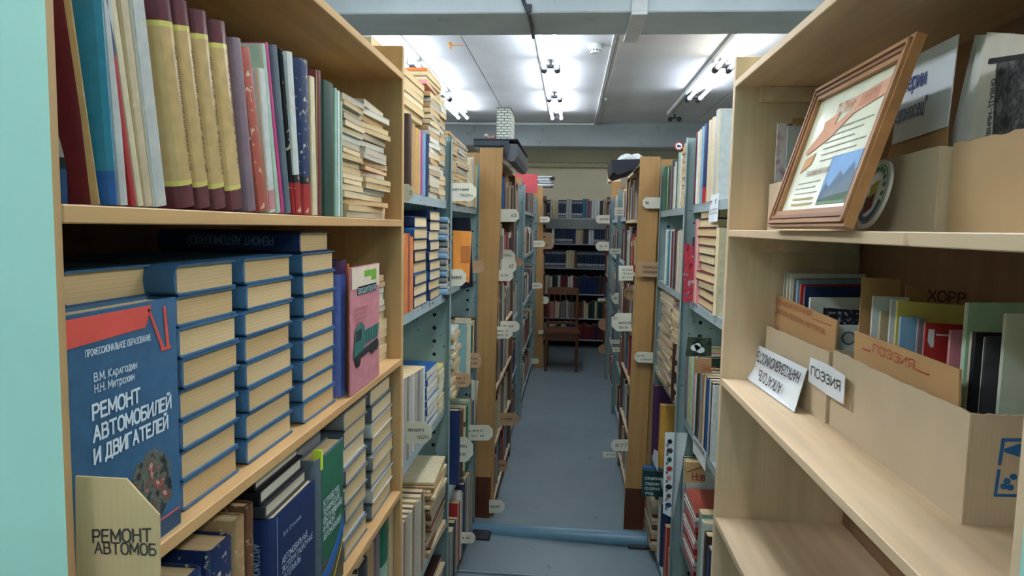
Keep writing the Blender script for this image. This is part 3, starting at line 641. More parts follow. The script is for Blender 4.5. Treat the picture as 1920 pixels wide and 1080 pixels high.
f = frame((-.435, ga-.02, z), (0, -1, 0), (1, 0, 0), (0, 0, 1))
book(frame((-.455, ga-.01, z), (0, -1, 0), (1, 0, 0), (0, 0, 1)), .03, wG, .272, 'grey', page='grey', label='grey textbook standing behind the green panelled textbook', name='textbook')
gray = ['blue_grey', 'pale_grey', 'blue_grey', 'grey']
for nm, a, b, n in (('first grey stack', 648, 690, 8), ('second grey stack', 700, 738, 8)):
    ya, yb = Yat(a, -.398, 1.17), Yat(b, -.398, 1.17)
    stack(-1, -.398, ya, yb, z, n, .035, gray, 'near', SH, D=.21, which=nm, jit=.005, skew=.01, page='cream', name='textbook')
# bottom visible shelf
z = .7052; SH = 'left front bookcase lowest visible shelf'
row(-1, -.40, z, [(560, 600, 'dark_brown', .24), (602, 630, 'beige', .25, dict(hard=False)), (632, 655, 'brown', .25), (656, 672, 'cream', .255, dict(hard=False)), (673, 690, 'dark_grey', .262), (691, 702, 'tan', .27, dict(hard=False)),
                 (703, 712, 'mauve', .275), (713, 728, 'green', .296, dict(bands=((0, .62, 'pale_green'),))), (730, 741, 'beige', .282, dict(hard=False))], SH, D=.19)
# ================================================================ NEAR RIGHT BOOKCASE
XR = .343
BR = [(1.957, 1.972), (1.638, 1.653), (1.309, 1.324), (.99, 1.005), (.66, .675), (.33, .345), (.06, .075)]
bookcase(1, XR, BR, .535, 1.53, 2.022, PLY, PLYV, 'pale plywood bookcase at the right front holding cardboard boxes', .28, brace=True, backm=mat('mid_brown_hardboard', (150, 116, 88), 'wood', .7, axis='Z'))  # back panel is a lighter brown hardboard than the default
def openbox(x0, x1, y0, y1, z0, z1, label, m=CARD, th=.003, torn=True):
    t = thing('cardboard_box', label, 'box', ((x0+x1)/2, (y0+y1)/2, z0)); r = random.Random(int(y0*997))
    def wall(a, b, d):
        a, b = Vector(a), Vector(b); n = 26; pts = [a, b]
        top = [b.lerp(a, i/n)+Vector((0, 0, z1-z0+(r.uniform(-.0012, .0012) if torn else 0))) for i in range(n+1)]
        return MB().prism(pts+top, d)
    wall((x0, y0, z0), (x0, y1, z0), (th, 0, 0)).obj('side_panel', m, t); wall((x1-th, y0, z0), (x1-th, y1, z0), (th, 0, 0)).obj('side_panel', m, t)
    wall((x0+th+.0003, y0, z0), (x1-th-.0003, y0, z0), (0, th, 0)).obj('end_panel', m, t); wall((x0+th+.0003, y1-th, z0), (x1-th-.0003, y1-th, z0), (0, th, 0)).obj('end_panel', m, t)
    MB().box(x0+th, x1-th, y0+th, y1-th, z0, z0+.003).obj('bottom_panel', m, t)
    return t
def sheet(pxl, pxr, pyt, Y, m, zb, th, name, label, cat, pyt2=None, group=None, lean=0, parts=None):
    """a thin sheet or booklet facing the camera end at depth Y, standing on zb"""
    a, b = onY(pxl, pyt, Y), onY(pxr, pyt2 or pyt, Y)
    if Y > 1.2 and zb < 1.5: a.x = max(a.x, .456)
    b.x = min(b.x, .604)
    if Y > 1.4 and zb > 1.5: a.x = max(a.x, .4235+.002*(1.5-Y)*10)
    t = thing(name, label, cat, ((a.x+b.x)/2, Y, zb), group)
    MB().prism([(a.x, Y, zb), (b.x, Y, zb), (b.x, Y+lean, b.z), (a.x, Y+lean, a.z)], (0, th, 0)).obj('cover', m, t)
    MB().prism([(a.x+.001, Y+th, zb), (b.x-.001, Y+th, zb), (b.x-.001, Y+lean+th, b.z-.001), (a.x+.001, Y+lean+th, a.z-.001)], (0, th*.8, 0)).obj('page_block', PG['white'], t)
    return t
# top shelf: boxes, frame, plate
z = 1.6532; XB = .43
B1 = openbox(.418, .61, .83, 1.505, z, z+.098, 'long plain cardboard box behind the framed certificate, top right shelf')
B2 = openbox(XB, .61, .545, .826, z, z+.100, 'cardboard box with newspaper sheets at the right end of top shelf', m=mat('kraft_cardboard', (184, 154, 114), 'card', .8))
# pictures standing in the far end of box 1
ph = mat('street_photo', (200, 180, 180), 'photo', .5, scale=30, inks=[(96, 60, 76), (214, 186, 196), (236, 228, 228), (226, 206, 212), (150, 120, 136)])
sheet(1442, 1492, 231, 1.488, ph, z+.004, .004, 'photo_booklet', 'pink and white picture booklet at the far end of the plain box', 'booklet')
sheet(1478, 1530, 236, 1.475, mat('grey_cover_s', (186, 196, 194), 'plain'), z+.004, .004, 'booklet', 'pale grey green booklet behind the frame, far end of the box', 'booklet')
sheet(1486, 1560, 222, 1.499, CARDD, z+.004, .003, 'card_sheet', 'brown card sheet behind the pale booklets in the plain box', 'card')
# framed certificate
BLc, BRc = Vector((onY(1452, 425, 1.17).x, 1.17, z+.002)), Vector((onY(1600, 432, .85).x, .85, z+.002))
TRt = onY(1700, 88, .85)
up = Vector((.065, 0, TRt.z-z)).normalized(); u = (BRc-BLc); wF = u.length; u.normalize(); up = (up-u*up.dot(u)).normalized(); hF = .236
nF = u.cross(up); nF = nF if nF.x < 0 else -nF
FM = frame(BLc, u, up, u.cross(up))
def fq(a, b, c=0): return FM @ Vector((a, b, c))
F0 = thing('framed_certificate', 'brown wooden framed certificate leaning against the plain cardboard box', 'framed certificate', BLc)
fw = .026; sgn = 1 if u.cross(up).x < 0 else -1
FR = mat('frame_wood', (172, 122, 78), 'wood', .4, axis='Y'); FRD = mat('frame_groove', (140, 94, 58), 'wood', .4, axis='Y')
for a0_, a1_, b0_, b1_ in ((0, wF, 0, fw), (0, wF, hF-fw, hF), (0, fw, fw, hF-fw), (wF-fw, wF, fw, hF-fw)):
    MB().prism([fq(a0_, b0_), fq(a1_, b0_), fq(a1_, b1_), fq(a0_, b1_)], u.cross(up)*sgn*.012).obj('frame_rail', FR, F0)
for e, hgt in ((.005, .016), (.013, .0145)):
    for a0_, a1_, b0_, b1_ in ((e, wF-e, e, e+.005), (e, wF-e, hF-e-.005, hF-e), (e, e+.005, e, hF-e), (wF-e-.005, wF-e, e, hF-e)):
        MB().prism([fq(a0_, b0_, 0), fq(a1_, b0_, 0), fq(a1_, b1_, 0), fq(a0_, b1_, 0)], u.cross(up)*sgn*hgt).obj('moulding', FR if e < .01 else FRD, F0)
MB().prism([fq(fw-.002, fw-.002, 0), fq(wF-fw+.002, fw-.002, 0), fq(wF-fw+.002, hF-fw+.002, 0), fq(fw-.002, hF-fw+.002, 0)], u.cross(up)*sgn*.006).obj('certificate', mat('certificate_paper', (226, 226, 196), 'plain', .25, coat=.6), F0)
gN = u.cross(up)*sgn
iw, ih = wF-2*fw, hF-2*fw
def fp(a, b): return fq(fw+a*iw, fw+b*ih)+gN*.0066
def fdec(name, pts, m): return MB().prism([fp(a, b) for a, b in pts], gN*.0004).obj(name, m, F0)
fdec('brown_banner', [(.06, .52), (.24, .70), (.22, .76), (.42, .80), (.40, .70), (.60, .78), (.60, .88), (.97, .92), (.97, .80), (.62, .74), (.40, .60), (.12, .50)], mat('banner_print', (196, 140, 104)))
fdec('mountain_sky', [(.56, .06), (.94, .06), (.94, .42), (.56, .42)], mat('sky_print', (120, 162, 206)))
fdec('mountain', [(.56, .08), (.60, .22), (.66, .17), (.74, .30), (.80, .24), (.88, .34), (.94, .26), (.94, .08)], mat('mountain_print', (150, 166, 180)))
fdec('meadow', [(.56, .04), (.94, .04), (.94, .12), (.56, .09)], mat('meadow_print', (110, 140, 104)))
fdec('scroll_picture', [(.10, .34), (.24, .40), (.26, .50), (.12, .46)], mat('scroll_print', (190, 140, 84)))
GI = mat('grey_print', (160, 162, 146))
for i in range(6): fdec('text_line', [(.32+.01*i, .66-.05*i), (.90-.08*(i % 3), .66-.05*i), (.90-.08*(i % 3), .667-.05*i), (.32+.01*i, .667-.05*i)], GI)
for i in range(5): fdec('text_line', [(.14, .24-.045*i), (.50-.05*(i % 2), .24-.045*i), (.50-.05*(i % 2), .246-.045*i), (.14, .246-.045*i)], GI)
for i in range(2): fdec('gold_text_line', [(.16, .075-.045*i+.02), (.48, .075-.045*i+.02), (.48, .088-.045*i+.02), (.16, .088-.045*i+.02)], mat('gold_print', (196, 170, 100)))
text_part(F0, 'Уважаемые читатели!', .015, fp(.22, .30), u, up, mat('brown_print', (130, 110, 90)), fit=iw*.36, lift=.0006*sgn)
text_part(F0, '~xxxxx xxxxxxx', .03, fp(.36, .78), u, up, mat('red_brown_print', (176, 106, 74)), fit=iw*.56, lift=.0006*sgn)
# round plate
c_ = onX(1642, 373, .398); t = thing('decorative_plate', 'round white painted plate with book emblem standing beside the frame', 'plate', (c_.x, c_.y, z))
pu, pv = Vector((.06, 1, 0)).normalized(), Vector((.25, 0, 1)).normalized(); pn = pv.cross(pu) if pv.cross(pu).x < 0 else pu.cross(pv)
c_.z = z+.0475; MB().disc(c_, pu, pv, .046, pn*.004, n=36).obj('plate', mat('glazed_white', (232, 232, 226), 'plain', .2), t, smooth=True)
c2 = c_+pn*.0042; MB().disc(c2, pu, pv, .040, pn*.0004, n=30).obj('rim_ring', mat('green_glaze', (110, 150, 100)), t)
MB().disc(c2, pu, pv, .0385, pn*.0007, n=30).obj('plate_face', mat('glazed_white', (232, 232, 226), 'plain', .2), t)
e3 = c2+pn*.001
def pp(a, b): return e3+pu*a*-1+pv*b
BO = [(-.016, -.004), (.010, .006), (.012, -.018), (-.014, -.028)]
MB().prism([pp(*q) for q in BO], pn*.0004).obj('red_book_emblem', mat('emblem_brown', (150, 70, 48)), t)
MB().prism([pp(*q) for q in [(-.010, .012), (.010, .018), (.012, .002), (-.006, -.006)]], pn*.0007).obj('yellow_book_emblem', mat('emblem_yellow', (226, 200, 50)), t)
for q in range(4): MB().prism([pp(-.016+.0068*q, -.004+.0028*q), pp(-.0145+.0068*q, -.004+.0028*q), pp(-.0125+.0068*q, -.026+.0028*q), pp(-.014+.0068*q, -.026+.0028*q)], pn*.0006).obj('dark_line', INK, t)
arcs = [(.031*math.cos(a_), .031*math.sin(a_)) for a_ in [R_(195+15*i) for i in range(11)]]
MB().prism([pp(*q) for q in arcs]+[pp(q[0]*1.22, q[1]*1.22) for q in arcs[::-1]], pn*.0005).obj('blue_lettering_band', mat('glaze_blue', (50, 90, 160)), t)
for i in range(9):
    a_ = R_(-20+20*i); MB().disc(pp(.034*math.cos(a_), .034*math.sin(a_)), pu, pv, .0035, pn*.0008, n=8).obj('leaf', mat('leaf_green', (70, 130, 70)), t)
# white sign in the box
sg = [onX(a, b, .475) for a, b in ((1672, 272), (1776, 237), (1797, 64), (1690, 118))]
t = thing('paper_sign', 'white paper sign with blue printed words standing in the top box', 'sign', (sg[0].x, sg[0].y, z))
MB().prism([(q.x, q.y, q.z) for q in sg], (.0015, 0, 0)).obj('sheet', PAPER, t)
sb = [onX(a, b, .4775) for a, b in ((1650, 330), (1772, 330), (1776, 237), (1672, 272))]; MB().prism([(q.x, q.y, q.z) for q in sb], (.002, 0, 0)).obj('card_backing', CARDD, t)
BI = mat('blue_ink', (44, 60, 120))
a, b_ = onX(1700, 163, .4745), onX(1748, 146, .4745)
vv = (onX(1797, 64, .4745)-onX(1776, 237, .4745)); vv.x = 0
text_part(t, 'серии', .030, onX(1694, 172, .4745), (0, (onX(1752, 151, .4745)-onX(1694, 172, .4745)).y, (onX(1752, 151, .4745)-onX(1694, 172, .4745)).z), vv, BI, fit=.062)
text_part(t, '"Победоносец"', .030, onX(1655, 240, .4745), (0, (onX(1778, 194, .4745)-onX(1655, 240, .4745)).y, (onX(1778, 194, .4745)-onX(1655, 240, .4745)).z), vv, BI, fit=.128)
# sheaf of prints in box 2
NEWS = mat('dark_photo', (60, 62, 64), 'photo', .5, scale=60, inks=[(30, 32, 36), (52, 54, 58), (92, 90, 90), (40, 42, 46), (120, 118, 116)])
for i, (a, b, c, d, X_) in enumerate(((1788, 1850, 1838, 66, .50), (1800, 1860, 1846, 62, .492), (1812, 1870, 1856, 60, .484))):
    p = [onX(1775+12*i, 288, X_), onX(1850+8*i, 288, X_), onX(1880+8*i, 62, X_), onX(1828+9*i, 66, X_)]
    single(MB().prism(p, (.004, 0, 0)), 'paper_folder', mat('folder_paper', (226, 226, 216), 'plain', .6), f"tall cream paper folder, {ORD(i+1)} from the left in the right top box", 'folder', 'paper folders in the right top box')
p = [onX(1812, 292, .476), onX(1990, 292, .476), onX(1990, 70, .476), onX(1850, 60, .476)]
t = thing('newspaper_print', 'large cream print with a dark photograph in the right top box', 'print', (p[0].x, p[0].y, z))
MB().prism(p, (.003, 0, 0)).obj('sheet', mat('aged_paper', (222, 214, 196), 'plain', .6), t)
q = [onX(1858, 292, .475), onX(1990, 296, .475), onX(1990, 100, .475), onX(1868, 118, .475)]; MB().prism(q, (.0012, 0, 0)).obj('photograph', NEWS, t)
q = [onX(1852, 120, .4745), onX(1990, 100, .4745), onX(1990, 90, .4745), onX(1854, 110, .4745)]; MB().prism(q, (.0012, 0, 0)).obj('dark_bar', INK, t)
a, b_ = onX(1846, 275, .4745), onX(1858, 150, .4745); text_part(t, 'Давным-Давно', .014, a, (0, b_.y-a.y, b_.z-a.z), (0, b_.z*0+1 if 0 else -(b_.z-a.z), (b_.y-a.y)), mat('grey_ink', (100, 100, 104)), fit=(b_-a).length, lift=.0006)
# middle shelf boxes
z = 1.3242
BA = openbox(.440, .605, 1.195, 1.512, z, z+.124, 'far cardboard box on the middle right shelf with notice cards hanging')
BA.rotation_euler.z = .05; BA.location.x -= .004
BB = openbox(.450, .615, .788, 1.188, z, z+.128, 'near cardboard box on the middle right shelf with blue handling marks')
# blue marks on the end panel of the near box
PB = mat('blue_stencil', (40, 104, 160), 'plain', .7)
def em(name, pts):
    q = [onY(a, b, .7875) for a, b in pts]; return MB().prism([(p.x, .7876, p.z) for p in q], (0, -.0005, 0)).obj(name, PB, BB)
em('stencil_frame', [(1878, 822), (1925, 822), (1925, 828), (1884, 828), (1877, 872), (1871, 872)])
em('stencil_frame', [(1870, 880), (1876, 880), (1869, 926), (1915, 927), (1914, 932), (1863, 931)])
em('glass_mark', [(1882, 842), (1912, 832), (1920, 832), (1920, 860), (1910, 856), (1884, 848)])
for q in ((1888, 902), (1900, 894), (1894, 914), (1882, 912)): em('flower_mark', [(q[0]+7*math.cos(a), q[1]+6*math.sin(a)) for a in [i*math.pi/4 for i in range(8)]])
# sheets in the far box
def S_(c, **k): return mat('sheet_'+c, CC[c], 'plain', .45)
DOT = mat('dotted_black', (24, 26, 34), 'photo', .4, scale=160, inks=[(20, 22, 30), (24, 26, 36), (30, 32, 44), (40, 44, 60), (190, 196, 210)])
for i, (a, b, c, Y, cc_) in enumerate(((1444, 1560, 508, 1.49, 'pale_grey'), (1458, 1590, 512, 1.47, 'cream'), (1466, 1640, 514, 1.45, 'white'), (1480, 1640, 522, 1.43, 'grey'), (1486, 1640, 526, 1.405, 'light_blue'), (1494, 1630, 533, 1.385, 'red'), (1500, 1636, 537, 1.36, 'navy'), (1516, 1630, 558, 1.33, 'white'))):
    sheet(a, b, c, Y, S_(cc_), z+.004, .006, 'booklet', f"{cname(cc_)} thin booklet, {ORD(i+1)} from the back in the far box", 'booklet', group='booklets in the far box')
sheet(1545, 1640, 577, 1.27, DOT, z+.004, .004, 'booklet', 'black booklet with white dots in the far box', 'booklet', pyt2=584)
t = sheet(1560, 1640, 610, 1.23, S_('white'), z+.004, .004, 'booklet', 'white booklet with round grey emblem in the far box', 'booklet')
e = onY(1591, 634, 1.229); MB().disc(e, (1, 0, 0), (0, 0, 1), .012, (0, -.0006, 0)).obj('emblem_ring', S_('blue_grey'), t); MB().disc(e, (1, 0, 0), (0, 0, 1), .009, (0, -.0012, 0)).obj('emblem_centre', S_('pale_grey'), t)
# brown lettered cards
def lettered(px, X_, label, m=CARDD):
    p = [onX(a, b, X_) for a, b in px]; t = thing('lettered_card', label, 'card', (X_, sum(q.y for q in p)/4, min(q.z for q in p)))
    MB().prism(p, (.003, 0, 0)).obj('card', m, t); return t
RI = mat('red_marker', (176, 84, 56), 'plain', .7)
def line_text(t, s, X_, p0, p1, size, m, **k):
    a, b = onX(*p0, X_), onX(*p1, X_); uu = Vector((0, b.y-a.y, b.z-a.z)); vv = Vector((0, -uu.z, uu.y)); vv = vv if vv.z > 0 else -vv
    if k.pop('flip', 0): vv = -vv
    return text_part(t, s, size, a, uu, vv, m, fit=uu.length, **k)
# on the right side text must run towards -Y so it reads from the aisle
t = lettered(((1446, 660), (1447, 549), (1569, 601), (1560, 715)), .452, 'brown card lettered in red in the far middle box')
line_text(t, 'ПОЭТИЧЕСКИЕ СБОРНИКИ', .4516, (1451, 567), (1521, 593), .013, RI); line_text(t, 'ФИЛИМОВСКИХ АВТОРОВ', .4516, (1457, 586), (1546, 628), .013, RI)
for p0, p1 in (((1523, 597), (1557, 610)), ((1446, 584), (1456, 587))):
    a, b = onX(*p0, .4515), onX(*p1, .4515); MB().cyl(a, b, .0011, n=6).obj('red_dash', RI, t)
t = lettered(((1600, 760), (1602, 620), (1799, 693), (1795, 850)), .462, 'brown card lettered in red in the near middle box')
line_text(t, 'ПОЭЗИЯ', .4616, (1637, 660), (1713, 692), .017, RI)
for p0, p1 in (((1618, 653), (1631, 658)), ((1717, 692), (1741, 702))):
    a, b = onX(*p0, .4613), onX(*p1, .4613); MB().cyl(a, b, .0013, n=6).obj('red_dash', RI, t)
# white notices
def notice(pts, X_, label):
    p = [onX(a, b, X_) for a, b in pts]; t = thing('paper_notice', label, 'notice', (X_, sum(q.y for q in p)/len(p), min(q.z for q in p)))
    MB().prism(p, (.0009, 0, 0)).obj('paper', PAPER, t); return t
t = notice(((1515, 714), (1519, 670), (1551, 683), (1584, 705), (1581, 758), (1550, 740)), .4365, 'white notice POETRY in Russian taped across both middle boxes')
line_text(t, 'ПОЭЗИЯ', .4362, (1521, 702), (1575, 733), .021, INK)
# curled notice: hangs from the box, lower edge curls out over the shelf
gp = [onX(1419, 646, .420), onX(1513, 692, .434), onZ(1489, 773, 1.3262), onZ(1393, 704, 1.3262)]
mL, mR = onX(1408, 683, .412), gp[1].lerp(gp[2], .5)
t = thing('paper_notice', 'white two line notice upside down curling off the far middle box', 'notice', (.42, 1.2, z))
n1 = MB(); pl = [gp[0], gp[1], mR, mL, gp[2], gp[3]]
n1.add(pl, [(0, 1, 2), (0, 2, 3), (3, 2, 4), (3, 4, 5)]); n1.add([q+Vector((.001, 0, .0003)) for q in pl], [(2, 1, 0), (3, 2, 0), (4, 2, 3), (5, 4, 3)]); n1.obj('paper', PAPER, t)
nP = (gp[1]-gp[0]).cross(gp[2]-gp[0]).normalized()
if nP.x > 0: nP = -nP
def onP(px, py, off=.004): d = ray(px, py); return EYE+d*((gp[0]+nP*off-EYE).dot(nP)/d.dot(nP))
for w_, p0, p1, sz in (('НАРКОЗАВИСИМОСТЬ', (1502, 700), (1422, 659), .026), ('АЛКАГОЛЬ,', (1467, 721), (1424, 693), .026)):
    A_, B_ = onP(*p0), onP(*p1); uu = (B_-A_).normalized(); vv = nP.cross(uu)
    if vv.z > 0: vv = -vv
    text_part(t, w_, sz, A_, uu, vv, INK, fit=(B_-A_).length, lift=.0003)
# sheets in the near box
sheet(1617, 1690, 520, 1.17, CARDD, z+.004, .003, 'card_sheet', 'plain brown card sheet at the back of the near middle box', 'card', pyt2=524)
t = sheet(1700, 1830, 533, 1.13, CARDD, z+.004, .003, 'card_sheet', 'brown card sheet with a dark word at the back of near box', 'card', pyt2=560)
a = onY(1740, 563, 1.128); text_part(t, 'ХОРРОР', .022, a, onY(1800, 568, 1.128)-a, (0, 0, 1), mat('brown_marker', (90, 56, 40)), fit=.085)
def booklet2(a, b, c, Y, cc_, lab, th=.004, py2=None, m=None): return sheet(a, b, c, Y, m or S_(cc_), z+.004, th, 'booklet', lab, 'booklet', pyt2=py2)
booklet2(1638, 1705, 555, 1.12, 'white', 'white stapled booklet behind the red lettered card in near box', py2=558)
booklet2(1652, 1680, 584, 1.10, 'beige', 'small beige booklet between white booklets in near box')
booklet2(1672, 1700, 562, 1.08, 'white', 'second white stapled booklet left of the yellow one in near box')
booklet2(1684, 1822, 564, 1.05, 'yellow', 'wide yellow green booklet in near box', py2=574)
booklet2(1690, 1725, 594, 1.01, 'light_blue', 'light blue booklet in front of the yellow booklet')
booklet2(1724, 1738, 598, .99, 'mauve', 'narrow mauve booklet between light blue and red ones')
t = booklet2(1737, 1815, 605, .975, 'red', 'red booklet with torn white patches in near box', py2=610)
for pts in ([(1741, 617), (1752, 618), (1750, 650), (1745, 652), (1739, 640)], [(1755, 626), (1786, 628), (1786, 631), (1755, 629)]):
    MB().prism([(q.x, .9748, q.z) for q in [onY(a, b, .975) for a, b in pts]], (0, -.0006, 0)).obj('torn_patch', PAPER, t)
booklet2(1784, 1822, 619, .945, 'pink', 'pale pink stapled booklet beside the mint folder')
booklet2(1817, 1945, 568, .90, 'mint', 'tall pale mint folder standing in near box', th=.006, m=mat('mint_folder', (176, 212, 180), 'plain', .5))
booklet2(1831, 1890, 623, .855, 'black', 'black booklet in front of the mint folder', th=.008, py2=625)
booklet2(1850, 1900, 632, .835, 'dark_grey', 'dark booklet behind the pale grey folder')
booklet2(1888, 1960, 588, .812, 'pale_green', 'pale green folder with rounded top at the near end', m=mat('pale_folder', (190, 204, 186), 'plain', .5))
t = thing('crumpled_wrapper', 'crumpled pale yellow wrapper at the right end of the shelf', 'wrapper', (.385, .6, z))
cr = random.Random(5); cbm = MB(); c0 = onZ(1898, 955, z+.02)
bm = bmesh.new(); bmesh.ops.create_icosphere(bm, subdivisions=2, radius=.018)
for v in bm.verts: v.co *= cr.uniform(.6, 1.2)
bm.verts.index_update(); cbm.add([v.co+Vector((c0.x+.02, c0.y, z+.018)) for v in bm.verts], [[v.index for v in f.verts] for f in bm.faces]); bm.free()
cbm.obj('wrapper', mat('lime_wrapper', (222, 226, 160), 'plain', .4), t)
# ================================================================ STEEL RACKS
ZS = [1.745, 1.39, .94, .475, .075]
def rack(side, X, ya, yb, label, zs=ZS, ztop=1.99, depth=.36, holes=True, post=.055, lipz=.028):
    t = thing('steel_rack', label, 'rack', (X+side*depth/2, (ya+yb)/2, 0))
    def bx(x0, x1, *a, **k): return MB().box(min(x0, x1), max(x0, x1), *a, **k)
    for q, (y, s) in enumerate(((ya, 1), (yb, -1))):
        bx(X-side*.0, X+side*depth, min(y, y+s*.002), max(y, y+s*.002), .02, ztop-.02).obj('end_panel', STEEL, t)
        pm = MB()   # angle iron: flange facing the camera end and flange along the aisle
        for xx in (X-side*post, X+side*(depth-.002)):
            x1 = xx+side*post if xx == X-side*post else xx+side*.004
            pm.box(min(xx, x1), max(xx, x1), min(y+s*.0022, y+s*.0045), max(y+s*.0022, y+s*.0045), 0, ztop)
            pm.box(min(xx, xx+side*.002), max(xx, xx+side*.002), min(y+s*.0046, y+s*.03), max(y+s*.0046, y+s*.03), 0, ztop)
        pm.obj('upright', STEEL, t)
    if holes:
        hm = MB(); y = yb-.0047
        for i in range(34):
            zz = .16+i*.052
            hm.cyl((X+side*.045, yb-.0022, zz), (X+side*.045, yb-.0032, zz), .0075, n=8)
        hm.obj('peg_holes', HOLE, t)['kind'] = 'stuff'
    for z in zs:
        sm = bx(X, X+side*(depth-.002), ya+.003, yb-.003, z-.003, z)
        sm.box(min(X, X+side*.002), max(X, X+side*.002), ya+.003, yb-.003, z-lipz, z-.003)
        sm.box(min(X, X+side*.014), max(X, X+side*.014), ya+.003, yb-.003, z-lipz-.002, z-lipz)
        sm.obj('shelf', mat('green_steel_shelf', (156, 172, 174), 'chipped', .45), t)
    return t
rack(-1, -.475, 1.60, 2.61, 'green steel rack just behind the left front bookcase', post=.02)
rack(-1, -.50, 2.66, 3.64, 'green steel rack between two left uprights, before the varnished board', post=.012)
rack(1, .452, 1.60, 2.61, 'green steel rack just behind the right front bookcase', post=.035)
rack(1, .458, 2.66, 3.60, 'green steel rack before the right varnished board', post=.004)
rack(-1, -.425, 4.82, 5.72, 'green steel rack beyond the left wooden case, near bay', post=.03)
rack(-1, -.415, 5.74, 7.88, 'green steel rack beyond the left wooden case, far bay', post=.03, zs=[1.80, 1.39, .94, .475, .075])
rack(1, .435, 4.76, 6.08, 'green steel rack beyond the right wooden case, near bay', post=.03)
rack(1, .445, 6.10, 7.44, 'green steel rack beyond the right wooden case, far bay', post=.03)
WZ = [(2.00, 2.018), (1.69, 1.708), (1.38, 1.398), (1.04, 1.058), (.72, .738), (.40, .418), (.08, .098)]
def woodcase(side, X, ya, yb, ztop, label, zs=WZ, tilt=0, depth=.30, prot=0):
    t = thing('wooden_bookcase', label, 'bookcase', (X+side*depth/2, (ya+yb)/2, 0))
    for y, m_ in ((ya, POST), (yb-.02, BACK)):
        zt = ztop if y == ya else ztop-.03
        pts = [(X-side*prot, y, zt), (X+side*(depth), y, zt), (X+side*(depth+tilt), y, 0), (X-side*prot+side*tilt*-1, y, 0)]
        MB().prism(pts, (0, .02, 0)).obj('upright', m_, t)
    MB().box(min(X+side*depth, X+side*(depth+.005)), max(X+side*depth, X+side*(depth+.005)), ya, yb, 0, ztop-.05).obj('back_panel', BACK, t)
    for z0, z1 in zs: MB().box(min(X, X+side*(depth-.001)), max(X, X+side*(depth-.001)), ya+.0205, yb-.0205, z0, z1, bev=.001).obj('shelf', PLY, t)
    return t
def lean_post(X0t, X1t, X0b, X1b, Y, ztop, label):
    """varnished end board, seen face on"""
    t = thing('end_board', label, 'board', ((X0b+X1b)/2, Y, 0))
    MB().prism([(X0b, Y, 0), (X1b, Y, 0), (X1t, Y, ztop), (X0t, Y, ztop)], (0, .02, 0)).obj('board', POST, t)
    if Y > 7: return t
    MB().prism([(X0b, Y-.001, 0), (X1b, Y-.001, 0), (X1b+(X1t-X1b)*.12, Y-.001, ztop*.12), (X0b+(X0t-X0b)*.12, Y-.001, ztop*.12)], (0, .001, 0)).obj('dark_foot', mat('dark_foot_wood', (92, 50, 30), 'wood', .5, axis='Z'), t)  # lowest part of the board in a darker brown
    return t
lean_post(-.498, -.374, -.515, -.412, 3.70, 2.072, 'wide varnished board standing at the left end of the second rack')
lean_post(.353, .457, .332, .436, 3.655, 2.03, 'wide varnished board standing at the right end of the second rack')
lean_post(-.410, -.332, -.385, -.275, 7.93, 2.12, 'farther varnished board on the left near the wooden chair')
lean_post(.427, .530, .412, .566, 7.49, 2.16, 'farther varnished board on the right, opposite the chair')
woodcase(-1, -.395, 3.735, 4.80, 2.05, 'brown wooden bookcase behind the left varnished board')
woodcase(1, .372, 3.69, 4.72, 2.02, 'brown wooden bookcase behind the right varnished board', zs=[(1.985, 2.0)]+WZ[1:])
woodcase(-1, -.33, 7.97, 9.2, 2.10, 'wooden bookcase beyond the chair on the left')
woodcase(1, .47, 7.53, 9.2, 2.10, 'wooden bookcase beyond the chair on the right')
# ---- books in left rack, near bay
LX = -.475; SH = 'left near steel rack, top shelf'; z = ZS[0]
row(-1, LX, z, [(762, 771, 'dark_brown', .225), (772, 778, 'tan', .205), (779, 784, 'amber', .20, dict(hard=False)), (785, 788, 'beige', .2, dict(hard=False)), (789, 792, 'magenta', .2, dict(hard=False)), (793, 798, 'light_blue', .198), (799, 804, 'navy', .2)], SH, D=.16)
ya, yb = Yat(807, LX, 1.9), 2.58
tc = ['tan', 'beige', 'cream', 'beige', 'tan', 'pale_grey']
stack(-1, LX, ya, ya+.17, z, 19, .0185, tc, 'near', SH, D=.22, hard=False, page='mix', which='first tall tan pile', jit=.006, skew=.05, seed=11)
stack(-1, LX, ya+.18, yb, z, 20, .0185, tc, 'near', SH, D=.22, hard=False, page='mix', which='second tall tan pile', jit=.008, skew=.05, seed=12)
zt = z+.235
stack(-1, LX-.02, 1.68, ya-.01, zt, 6, .021, ['cream', 'tan', 'beige'], 'near', SH, D=.22, hard=False, page='cream', which='pile over upright books', jit=.006, skew=.03, seed=13)
stack(-1, LX-.01, ya, yb-.05, z+.372, 4, .015, ['pink', 'cream', 'beige', 'orange'], 'near', SH, D=.24, hard=False, page='cream', which='crowning pile', jit=.01, skew=.03, seed=14)
SH = 'left near steel rack, second shelf'; z = ZS[1]
row(-1, LX, z, [(758, 764, 'orange', .235, dict(hard=False)), (765, 769, 'faded_red', .235, dict(hard=False)), (770, 775, 'orange', .225, dict(hard=False))], SH)
NVV = ['navy', 'navy', 'blue', 'navy']
for nm, a, b, n, t_, cs, hd in (('first navy stack', 779, 803, 8, .036, NVV, True), ('second navy stack', 807, 826, 9, .0345, NVV, True), ('grey stack', 830, 846, 13, .0225, ['light_blue', 'pale_grey', 'grey'], True)):
    ya, yb = Yat(a, LX, 1.55), min(Yat(b, LX, 1.55), 2.595)
    stack(-1, LX+(.02 if n == 13 else 0), ya, yb, z, n, t_, cs, 'near', SH, D=.22, which=nm, jit=.006, skew=.02, page='cream' if n < 12 else 'grey', seed=n)
SH = 'left near steel rack, third shelf'; z = ZS[2]
